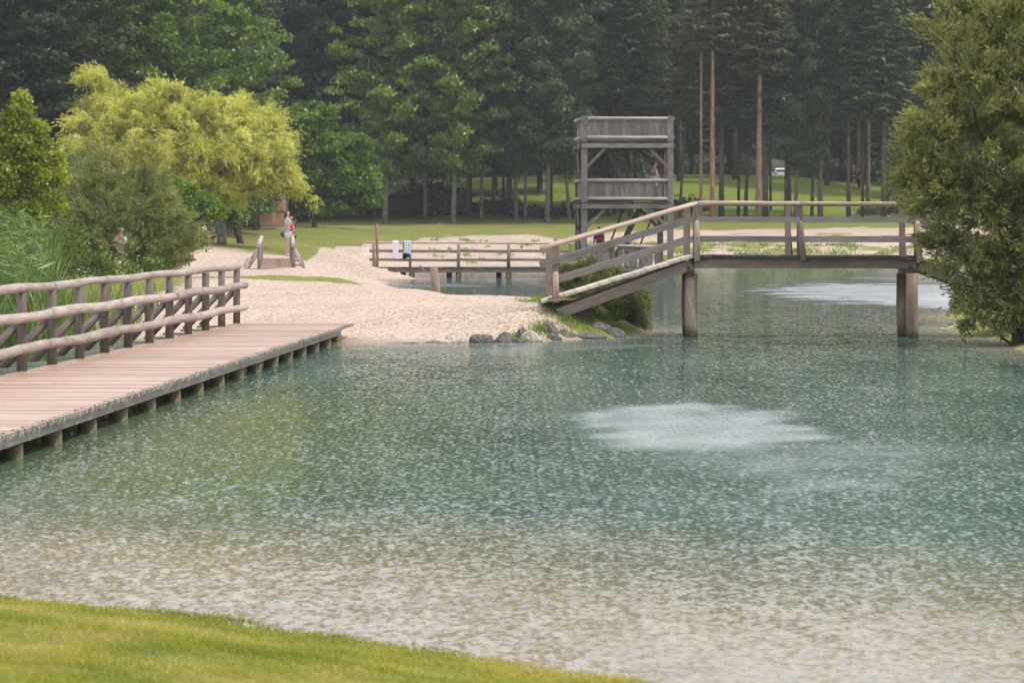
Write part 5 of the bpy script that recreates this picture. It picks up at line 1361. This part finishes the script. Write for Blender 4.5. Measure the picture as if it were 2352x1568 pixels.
# olive willow bush in front of the golden willow
D = 92
bl = [B(255, 500, D, 116, 94, 1.1, 1.38), B(190, 440, D, 61, 66, .7, 0.57), B(340, 490, D, 82, 82, .9, 1.03), B(300, 560, D, 132, 61, 1.2, 1.15), B(400, 545, D, 61, 46, .8, 0.57), B(150, 520, D, 55, 77, .8, 0.57), B(330, 430, D, 46, 37, .5, 0.34), B(235, 410, D, 33, 55, .4, 0.29), B(360, 600, D, 66, 28, .8, 0.4), B(215, 590, D, 99, 46, .9, 0.57)]
b0 = P(262, 650, D); b0.z = gz(b0.x, D)
fk = [([b0 + Vector((0, 0, -.2)), P(258, 580, D), P(245, 480, D), P(235, 400, D)], .045, .012), ([b0 + Vector((.1, 0, -.1)), P(290, 590, D), P(340, 540, D), P(390, 500, D)], .04, .012), ([b0 + Vector((-.15, 0, -.1)), P(235, 600, D), P(205, 520, D), P(180, 440, D)], .04, .012),
      ([b0 + Vector((.15, .1, -.1)), P(330, 610, D - .3), P(400, 570, D)], .035, .01), ([P(245, 480, D - .9), P(243, 400, D - .9), P(238, 295, D - .9)], .014, .006), ([b0, P(150, 560, D), P(120, 480, D)], .03, .01)]
hero('willow_bush', 'olive green willow bush with dark stems at the left, in front of the golden willow', 'bush', b0, bl, 61, 75, 22, .12, .16, F_['olive'], M['bark_d'], fk, 120, .012, mode='up', rsub=(.25, .55), gaps=((282, 545, 27, 36), (358, 610, 14, 22)))
# maple
D = 106
bl = [B(425, 480, D, 70, 50, 1.2, 1.0), B(395, 545, D, 72, 48, 1.2, .9), B(470, 482, D, 40, 24, .7, .35), B(400, 435, D, 45, 35, .7, .4), B(402, 555, D, 36, 35, .8, .35), B(365, 500, D, 45, 60, .8, .5), B(500, 482, D, 13, 10, .3, .07), B(440, 498, D, 40, 26, .9, .4), B(395, 590, D, 40, 18, .6, .2)]
b0 = P(366, 640, D); b0.z = gz(b0.x, D)
hero('maple_tree', 'small bright green maple beside the willow bush, over the beach', 'tree', b0, bl, 71, 70, 110, .11, .8, F_['maple'], M['bark_d'], [([b0 + Vector((0, 0, -.3)), P(370, 590, D), P(395, 520, D), P(400, 440, D)], .09, .02), ([P(370, 590, D), P(430, 530, D), P(490, 490, D)], .04, .015)], 50, .014, rsub=(.22, .45), flat=.6)
# little dark shoot masses under the willow
D = 140
b0 = P(555, 545, D); b0.z = gz(b0.x, D)
hero('shrub', 'dark green shrub round the second trunk under the golden willow', 'bush', b0, [B(532, 475, D, 26, 34, 1.0, .8), B(536, 505, D, 16, 22, .6, .35), B(515, 450, D, 30, 24, .9, .5)], 73, 45, 80, .16, .5, F_['beech'], M['bark_d'], [([b0 + Vector((0, 0, -.3)), P(541, 500, D), P(538, 460, D)], .18, .1)], 20, .02, rsub=(.25, .5))
# big willow at the right
D = 62
b0 = P(2330, 770, D); b0.z = max(0, gz(b0.x, D)) - .05
bl = [B(2330, 370, D, 206, 156, 1.9, 1.62), B(2265, 240, D, 119, 112, 1.4, 0.88), B(2380, 130, D, 188, 125, 1.7, 1.12), B(2165, 320, D - .3, 78, 69, .8, 0.53), B(2125, 415, D - .3, 60, 52, .7, 0.4), B(2215, 455, D - .3, 125, 81, 1.2, 0.94), B(2310, 590, D, 162, 119, 1.4, 1.62), B(2390, 520, D, 162, 188, 1.6, 1.5),
      B(2280, 690, D - .3, 112, 62, 1.0, 1.0), B(2370, 710, D, 125, 62, 1.2, 1.12), B(2165, 540, D - .6, 50, 28, .6, 0.18), B(2200, 620, D - .6, 45, 22, .5, 0.15), B(2165, 210, D, 40, 30, .6, 0.15), B(2262, 70, D + .5, 75, 62, 1.0, 0.28), B(2340, 40, D, 112, 62, 1.2, 0.5), B(2450, 300, D, 188, 312, 1.8, 1.5), B(2085, 320, D - .3, 28, 20, .5, 0.07), B(2090, 405, D - .3, 32, 18, .5, 0.1), B(2210, 140, D + .3, 40, 30, .6, 0.12), B(2175, 80, D + .3, 38, 30, .6, .12), B(2215, 30, D + .3, 40, 34, .7, .15)]
fk = [([b0 + Vector((0, 0, -.3)), P(2320, 640, D), P(2290, 480, D), P(2260, 330, D), P(2230, 200, D)], .09, .02), ([b0 + Vector((.2, 0, -.3)), P(2370, 600, D), P(2380, 400, D), P(2340, 180, D), P(2330, 60, D)], .09, .02),
      ([P(2320, 640, D), P(2240, 590, D), P(2160, 560, D - .4), P(2100, 540, D - .5)], .04, .012), ([P(2320, 640, D), P(2270, 660, D - .4), P(2215, 655, D - .6), P(2160, 660, D - .6)], .035, .01), ([P(2290, 480, D), P(2200, 440, D - .3), P(2110, 430, D - .3), P(2060, 418, D - .3)], .035, .01),
      ([P(2290, 480, D), P(2210, 360, D), P(2120, 330, D)], .03, .01), ([b0, P(2420, 560, D), P(2480, 350, D)], .08, .03), ([b0, P(2250, 720, D - .3), P(2190, 705, D - .4)], .03, .01)]
hero('willow_tree', 'huge grey green willow filling the right edge and hanging over the bridge', 'willow', b0, bl, 81, 66, 30, .135, .21, F_['willow'], M['bark_d'], fk, 260, .010, mode='up', rsub=(.22, .5), gaps=((2185, 505, 85, 40), (2290, 540, 60, 26), (2150, 665, 90, 95)))
# bush under the ramp
D = 68.6
b0 = P(1385, 745, D); b0.z = gz(b0.x, D)
bl = [B(1425, 705, D, 58, 50, .7, 1.2), B(1370, 690, D, 60, 45, .7, .9), B(1445, 735, D - .2, 30, 30, .5, .5), B(1330, 650, D + .4, 45, 40, .5, .6), B(1380, 645, D + .6, 55, 32, .5, .5), B(1300, 640, D + .6, 25, 30, .4, .25), B(1350, 620, D + .6, 30, 22, .4, .2), B(1410, 745, D, 42, 20, .5, .5), B(1462, 705, D, 30, 34, .3, .4), B(1440, 745, D - .3, 34, 22, .4, .4)]
hero('willow_bush', 'dark bushy willow growing out of the bank under the bridge ramp', 'bush', b0, bl, 91, 80, 26, .075, .17, F_['olive'], M['bark_d'], [([b0 + Vector((0, 0, -.1)), P(1400, 700, D), P(1430, 680, D)], .025, .01), ([b0, P(1360, 690, D), P(1330, 640, D + .4)], .025, .01)], 70, .006, mode='arch', rsub=(.14, .30))
# a few pink flowering stalks above the ramp
t = thing('flowering_weed', P(1330, 660, 69.5), 'tall weed with pink flower heads behind the bridge ramp', 'plant')
mb = MB(); fl = MB()
for u, v in ((1322, 604), (1337, 599), (1352, 602), (1346, 597), (1318, 608)):
    mb.log([P(1335, 680, 69.5), P(u, v + 3, 69.5)], [.008, .004], 4); fl.ball(P(u, v, 69.5), (.06, .04, .035), 8, 5, r=.5)
mb.build('stems', F_['weed'], t); fl.build('flower_heads', plain('pink_flowers', (0.50, 0.22, 0.36), .9, .1, .3, 30), t)

# reeds at the left
def blades(n, xf, yf, zf, hl, wd_, lean, seed, curve=.35, segs=3):
    rg = np.random.default_rng(seed); x, y = xf(rg, n), yf(rg, n); z = zf(x, y)
    h = rg.uniform(hl[0], hl[1], n); az = rg.uniform(0, 6.283, n); le = rg.uniform(.1, lean, n) * h; w = rg.uniform(.6, 1.2, n) * wd_
    wa = rg.uniform(0, 6.283, n)
    def pt(s): return np.stack([x + np.cos(az) * le * s ** 2, y + np.sin(az) * le * s ** 2, z + h * s * (1 - curve * (le / h) * s)], 1)
    sd_ = np.stack([np.cos(wa), np.sin(wa) , wa * 0], 1) * w[:, None] * .5
    Q = []
    for k in range(segs):
        a, b = k / segs, (k + 1) / segs; pa, pb = pt(a), pt(b); wa_, wb_ = (1 - a ** 2 * .8), (1 - b ** 2 * .97)
        Q.append(np.stack([pa - sd_ * wa_, pa + sd_ * wa_, pb + sd_ * wb_, pb - sd_ * wb_], 1))
    tone = rg.uniform(0, 1, n)
    return np.concatenate(Q), np.concatenate([tone] * segs)
def stuff_leaves(name, q, t, mat, label, cat):
    o = mesh_obj(name, leaf_mesh(name, q, t), mat); return tag(o, label, cat, kind='stuff')
zg = lambda x, y: np.maximum(surf(x, y), -.1)
def rx(rg, n): return None
rgR = np.random.default_rng(5)
n = 4200; yy = rgR.uniform(54, 84, n); xx = -.146 * yy - rgR.uniform(0, 1, n) ** 1.1 * 4.2
q, t = blades(n, lambda r_, k: xx, lambda r_, k: yy, zg, (.9, 2.1), .034, .55, 6)
n2 = 4200; y2 = rgR.uniform(47, 72, n2); x2 = -7.9 - rgR.uniform(0, 1, n2) * 4.5 - (64 - y2).clip(0, 30) * .08
q2, t2 = blades(n2, lambda r_, k: x2, lambda r_, k: y2, zg, (.4, 1.15), .018, .5, 7)
# broad reed leaves standing off the stems
n3 = 5200; y3 = rgR.uniform(54, 80, n3); x3 = -.148 * y3 - rgR.uniform(0, 1, n3) * 4.2
z3 = zg(x3, y3) + rgR.uniform(.5, 2.0, n3)
d3 = unit(rgR, n3); d3[:, 2] = np.abs(d3[:, 2]) * .6
L3 = rgR.uniform(.25, .5, n3)
q3 = leaf_arrays(np.stack([x3, y3, z3], 1), d3, unit(rgR, n3) + np.array([0, -.5, .8]), L3, L3 * .10); t3 = rgR.uniform(0, 1, n3)
stuff_leaves('reeds', np.concatenate([q, q2, q3]), np.concatenate([t, t2, t3]), F_['reed'], 'tall green reeds standing in the shallows behind the jetty railing', 'reeds')

# left hand undergrowth behind the reeds and under the wood
def undergrowth(name, label, blobs, seed, nsub, per, leaf, mat, rs=(.4, .8)):
    q, t, cl = mass(blobs, seed, nsub, per, leaf, .5, rsub=rs, flat=.8)
    stuff_leaves(name, q, t, mat, label, 'undergrowth')
D = 100
undergrowth('undergrowth', 'fresh green low shrubs filling in between reeds, willow bush and railing', [B(110, 560, 88, 90, 60, 1.0, 1.0), B(190, 610, 84, 90, 34, .9, .8), B(60, 480, 92, 70, 50, 1.0, .6), B(330, 612, 90, 60, 20, .8, .25), ], 111, 60, 60, .11, F_['hedge'], (.2, .5))
undergrowth('undergrowth', 'dark green undergrowth behind the reeds and birch at the left', [B(60, 560, D, 130, 60, 1.5, 1.0), B(20, 480, D + 4, 120, 90, 1.6, 1.0), B(150, 440, D + 20, 100, 90, 2.0, .8), B(0, 620, D - 8, 110, 40, 1.0, .5), B(330, 520, 126, 120, 50, 2.0, .6)], 101, 80, 90, .13, F_['beechd'])
D = 224
undergrowth('undergrowth', 'dark tangled undergrowth under the leafy trees left of the tower', [B(930, 478, D, 75, 30, 2.0, 1.0), B(1040, 484, D, 60, 24, 2.0, .7), B(820, 475, D, 70, 36, 2.0, .9), B(1000, 450, D + 4, 80, 26, 2.0, .8), B(1140, 482, D, 60, 22, 2, .7), B(1250, 492, D - 3, 90, 10, 1.5, .5), B(1350, 488, D - 3, 60, 14, 1.5, .4), B(700, 470, D, 80, 40, 2, .9), B(1400, 478, D, 40, 22, 1.5, .3), B(1560, 480, D, 60, 20, 1.5, .4)], 102, 70, 90, .28, F_['bushd'], (.5, 1.0))
undergrowth('undergrowth', 'dark spruce thicket and bushes behind the right end of the bridge', [B(2085, 440, 236, 40, 40, 2, .7), B(2140, 450, 232, 60, 50, 2, 1.0), B(2000, 490, 222, 50, 7, 1.5, .3), B(2090, 480, 222, 60, 22, 1.5, .6), B(2220, 460, 228, 80, 50, 2, .8)], 103, 60, 90, .26, F_['spruce'], (.5, 1.0))

undergrowth('undergrowth', 'dark thicket on the slope behind the two walkers, right of the grassy mound', [B(1930, 402, 256, 34, 14, 2, .5), B(1985, 412, 257, 42, 24, 2, .8), B(2060, 435, 256, 60, 34, 2, 1.0)], 104, 70, 80, .30, F_['bushd'], (.5, 1.0))
undergrowth('undergrowth', 'distant dusky thicket beyond the grassy mound, on both sides of the far white car', [B(u_, 384, 330 + (u_ % 7) * 6, 85, 20, 4, 1.0) for u_ in (980, 1130, 1290, 1450, 1600, 1660, 1925, 2030)], 105, 90, 70, .55, F_['bushd'], (1.2, 2.2))

# weeds on the rocky tip and tufts
rgW = np.random.default_rng(9)
def tufts(spots, n, hl, w, seed, spread):
    rg = np.random.default_rng(seed); X = []; Y = []
    for (x, y, s) in spots:
        k = int(n * s); X.append(x + rg.normal(0, spread * s, k)); Y.append(y + rg.normal(0, spread * 1.8 * s, k))
    X = np.concatenate(X); Y = np.concatenate(Y)
    return blades(len(X), lambda r_, k: X, lambda r_, k: Y, lambda a, b: surf(a, b) - .008, hl, w, .9, seed + 1)
sp_ = []
for u, v, d in ((1255, 700, 67), (1270, 720, 66.3), (1250, 750, 65), (1290, 735, 65.8), (1320, 750, 66), (1335, 720, 67), (1240, 755, 64.8), (1360, 740, 66.8), (1190, 768, 63.8), (1245, 690, 68.3), (1230, 689, 72), (1215, 686, 79), (1240, 686, 80)):
    p = P(u, v, d); sp_.append((p.x, p.y, random.uniform(.6, 1.3)))
q, t = tufts(sp_, 330, (.05, .16), .012, 3, .16)
stuff_leaves('bank_grass', q, t, F_['weed'], 'bright green grass and weeds on the rocky tip below the bridge ramp', 'grass')
sp_ = [(random.uniform(2, 28), random.uniform(168.8, 184), random.uniform(.4, 1.4)) for _ in range(150)] + [(random.uniform(-5, 3), random.uniform(169, 186), random.uniform(.2, .6)) for _ in range(26)]
q, t = tufts(sp_, 60, (.08, .28), .05, 13, .35)
stuff_leaves('bank_tufts', q, t, F_['weed'], 'loose green tufts on the sandy far bank behind the bridge', 'grass')
# dock plant by the water
q_ = P(1415, 757, 66.4); t = thing('broad_leaved_plant', (q_.x, q_.y, gz(q_.x, q_.y)), 'bright broad leaved plant by the water under the bridge', 'plant')
rg = np.random.default_rng(17); n = 70; az = rg.uniform(0, 6.28, n); el = rg.uniform(.5, 1.4, n); L_ = rg.uniform(.18, .36, n)
A_ = np.stack([np.cos(az) * np.cos(el), np.sin(az) * np.cos(el), np.sin(el)], 1)
mesh_obj('leaves', leaf_mesh('leaves', leaf_arrays(A_ * (L_ * .55)[:, None] + np.array([0, 0, .15]), A_, unit(rg, n), L_, L_ * .25), rg.uniform(0.3, 1, n)), F_['bright'], t)

# grass on the near bank
n = 150000; rg = np.random.default_rng(33)
yy = rg.uniform(11.8, 20.6, n); xx = rg.uniform(-3.7, 1.7, n)
yb_ = np.interp(xx, BANK[:, 0], BANK[:, 1]) + .05 + .1 * np.sin(xx * 9) * np.sin(xx * 3.7 + 1)
keep = (yy < yb_) & (np.abs(xx) < yy * .19 + .3) & ((sn(xx, yy, 2.2, 4) > -.62) | (rg.uniform(0, 1, n) < .75)); xx, yy = xx[keep], yy[keep]
q, t = blades(len(xx), lambda r_, k: xx, lambda r_, k: yy, lambda a, b: surf(a, b) - .008, (.02, .062), .0055, 1.1, 34, segs=2)
t = np.clip(.45 * t + np.tile(.28 + .42 * sn(xx, yy, 1.6, 2) + .16 * sn(xx, yy, 5.0, 1), 2), 0, 1)
stuff_leaves('near_grass', q, t, F_['lawn'], 'short bright green grass on the near bank in the lower left corner', 'grass')
for i, (u, v) in enumerate(((1225, 1527), (1890, 0))):
    if v == 0: continue
    p = G(u, v, .16); o = MB().quad([(-.05, 0, 0), (0, -.03, .01), (.055, .0, .02), (0, .035, .012)]).build('dead_leaf', plain('dead_leaf', (.30, .12, .04)), None); o.location = (p.x, p.y, gz(p.x, p.y) + .05); tag(o, 'single reddish dead leaf lying on the near grass edge', 'leaf')

# ---------------------------------------------------------------- rain: rings and splashes thrown up on the water
rg = np.random.default_rng(55); n = 40000
v = 600 + (1568 - 600) * rg.uniform(0, 1, n) ** .8; u = rg.uniform(-60, 2420, n)
d = FPX * CZ / (v - HZ); x = (u - 1176) * d / FPX
yb_ = np.interp(x, BANK[:, 0], BANK[:, 1], left=30, right=0)
wj = np.interp(d, [21, 64], [JA.x + (21 - JA.y) * .0578, JB.x]); wo = np.interp(d, [21, 64], [outr(21).x, outr(64).x])
k = (d > yb_ + .15) & (terrain(x, d) < -.03) & ~((x > wj - .1) & (x < wo + .05) & (d < 64.4)) & (rg.uniform(0, 1, n) < .55 + .45 * np.clip(sn(x, d, .8, 2) + .4, 0, 1))
x, d = x[k], d[k]; n = len(x); r_ = rg.uniform(.010, .034, n) * np.interp(d, [16, 60, 150], [.8, 1.15, 1.4]); hh = r_ * rg.uniform(.12, .34, n)
K = 7; an = np.arange(K) * 2 * np.pi / K
ring = np.stack([x[:, None] + np.cos(an) * r_[:, None], d[:, None] + np.sin(an) * r_[:, None] * 1.3, np.zeros((n, K)) + .001], 2)
top_ = np.stack([x, d, hh], 1)[:, None]
Vt = np.concatenate([ring, top_], 1).reshape(-1, 3); base_ = (np.arange(n) * (K + 1))[:, None, None]
Ft = np.stack([np.arange(K), (np.arange(K) + 1) % K, np.full(K, K)], 1)[None] + base_
me = bpy.data.meshes.new('rain_splashes'); np_mesh(me, Vt, Ft.reshape(-1, 3), True)
m_, nt, out = new_mat('splash_water')
db_ = node(nt, 'ShaderNodeBsdfDiffuse'); db_.inputs['Color'].default_value = (.48, .50, .50, 1)  # pale diffuse paints the highlights of splashes and ripple rings into the colour
gb_ = node(nt, 'ShaderNodeBsdfGlossy', Roughness=.3); tb_ = node(nt, 'ShaderNodeBsdfTransparent')
m1_ = node(nt, 'ShaderNodeMixShader'); m1_.inputs[0].default_value = .4; lk(nt, db_.outputs[0], m1_.inputs[1]); lk(nt, gb_.outputs[0], m1_.inputs[2])
m2_ = node(nt, 'ShaderNodeMixShader'); m2_.inputs[0].default_value = .65; lk(nt, m1_.outputs[0], m2_.inputs[1]); lk(nt, tb_.outputs[0], m2_.inputs[2]); lk(nt, m2_.outputs[0], out.inputs['Surface'])
tag(mesh_obj('rain_splashes', me, m_), 'countless small raindrop splashes and ripples with painted pale glints dotting the lake surface', 'splashes', kind='stuff')

# ---------------------------------------------------------------- rain and haze
rg = np.random.default_rng(77); n = 20000
d = 16 + 130 * rg.uniform(0, 1, n) ** .62; u = rg.uniform(-60, 2420, n); v = rg.uniform(-40, 1100, n)
x = (u - 1176) * d / FPX; z = CZ - (v - HZ) * d / FPX; k = (z > .15); x, d, z = x[k], d[k], z[k]; n = len(x)
A_ = np.tile(np.array([.06, .02, -1.0]), (n, 1)); L_ = rg.uniform(.02, .05, n) * (.5 + d / 100); W_r = rg.uniform(.0006, .0010, n) * (1 + d / 60)
m_, nt, out = new_mat('rain_drops')
pb = node(nt, 'ShaderNodeBsdfDiffuse'); pb.inputs['Color'].default_value = (.85, .87, .9, 1); tb = node(nt, 'ShaderNodeBsdfTranslucent'); tb.inputs['Color'].default_value = (.85, .87, .9, 1)
mm = node(nt, 'ShaderNodeMixShader'); mm.inputs[0].default_value = .5; lk(nt, pb.outputs[0], mm.inputs[1]); lk(nt, tb.outputs[0], mm.inputs[2]); lk(nt, mm.outputs[0], out.inputs['Surface'])
C_ = np.stack([x, d, z], 1)
qa = leaf_arrays(C_, A_, np.tile(np.array([0, 1.0, 0]), (n, 1)), L_, W_r); qb = leaf_arrays(C_, A_, np.tile(np.array([1.0, 0, 0]), (n, 1)), L_, W_r)
stuff_leaves('rain', np.concatenate([qa, qb]), np.zeros(2 * n), m_, 'fine falling rain over the lake', 'rain')

import bmesh
bm = bmesh.new(); bmesh.ops.create_cube(bm, size=1.0)
for v_ in bm.verts: v_.co = Vector((v_.co.x * 280, 257 + v_.co.y * 526, 29 + v_.co.z * 66))
bmesh.ops.recalc_face_normals(bm, faces=bm.faces)
me = bpy.data.meshes.new('haze'); bm.to_mesh(me); bm.free()
hz_ = mesh_obj('haze', me, None)
m_, nt, out = new_mat('rain_haze')
pv = node(nt, 'ShaderNodeVolumePrincipled'); pv.inputs['Density'].default_value = 0.00023; pv.inputs['Color'].default_value = (.90, .95, 1.0, 1); pv.inputs['Anisotropy'].default_value = .2
lk(nt, pv.outputs[0], out.inputs['Volume']); hz_.data.materials.clear(); hz_.data.materials.append(m_)
tag(hz_, kind='stuff', label='thin pale rain haze in the air over lake and wood')
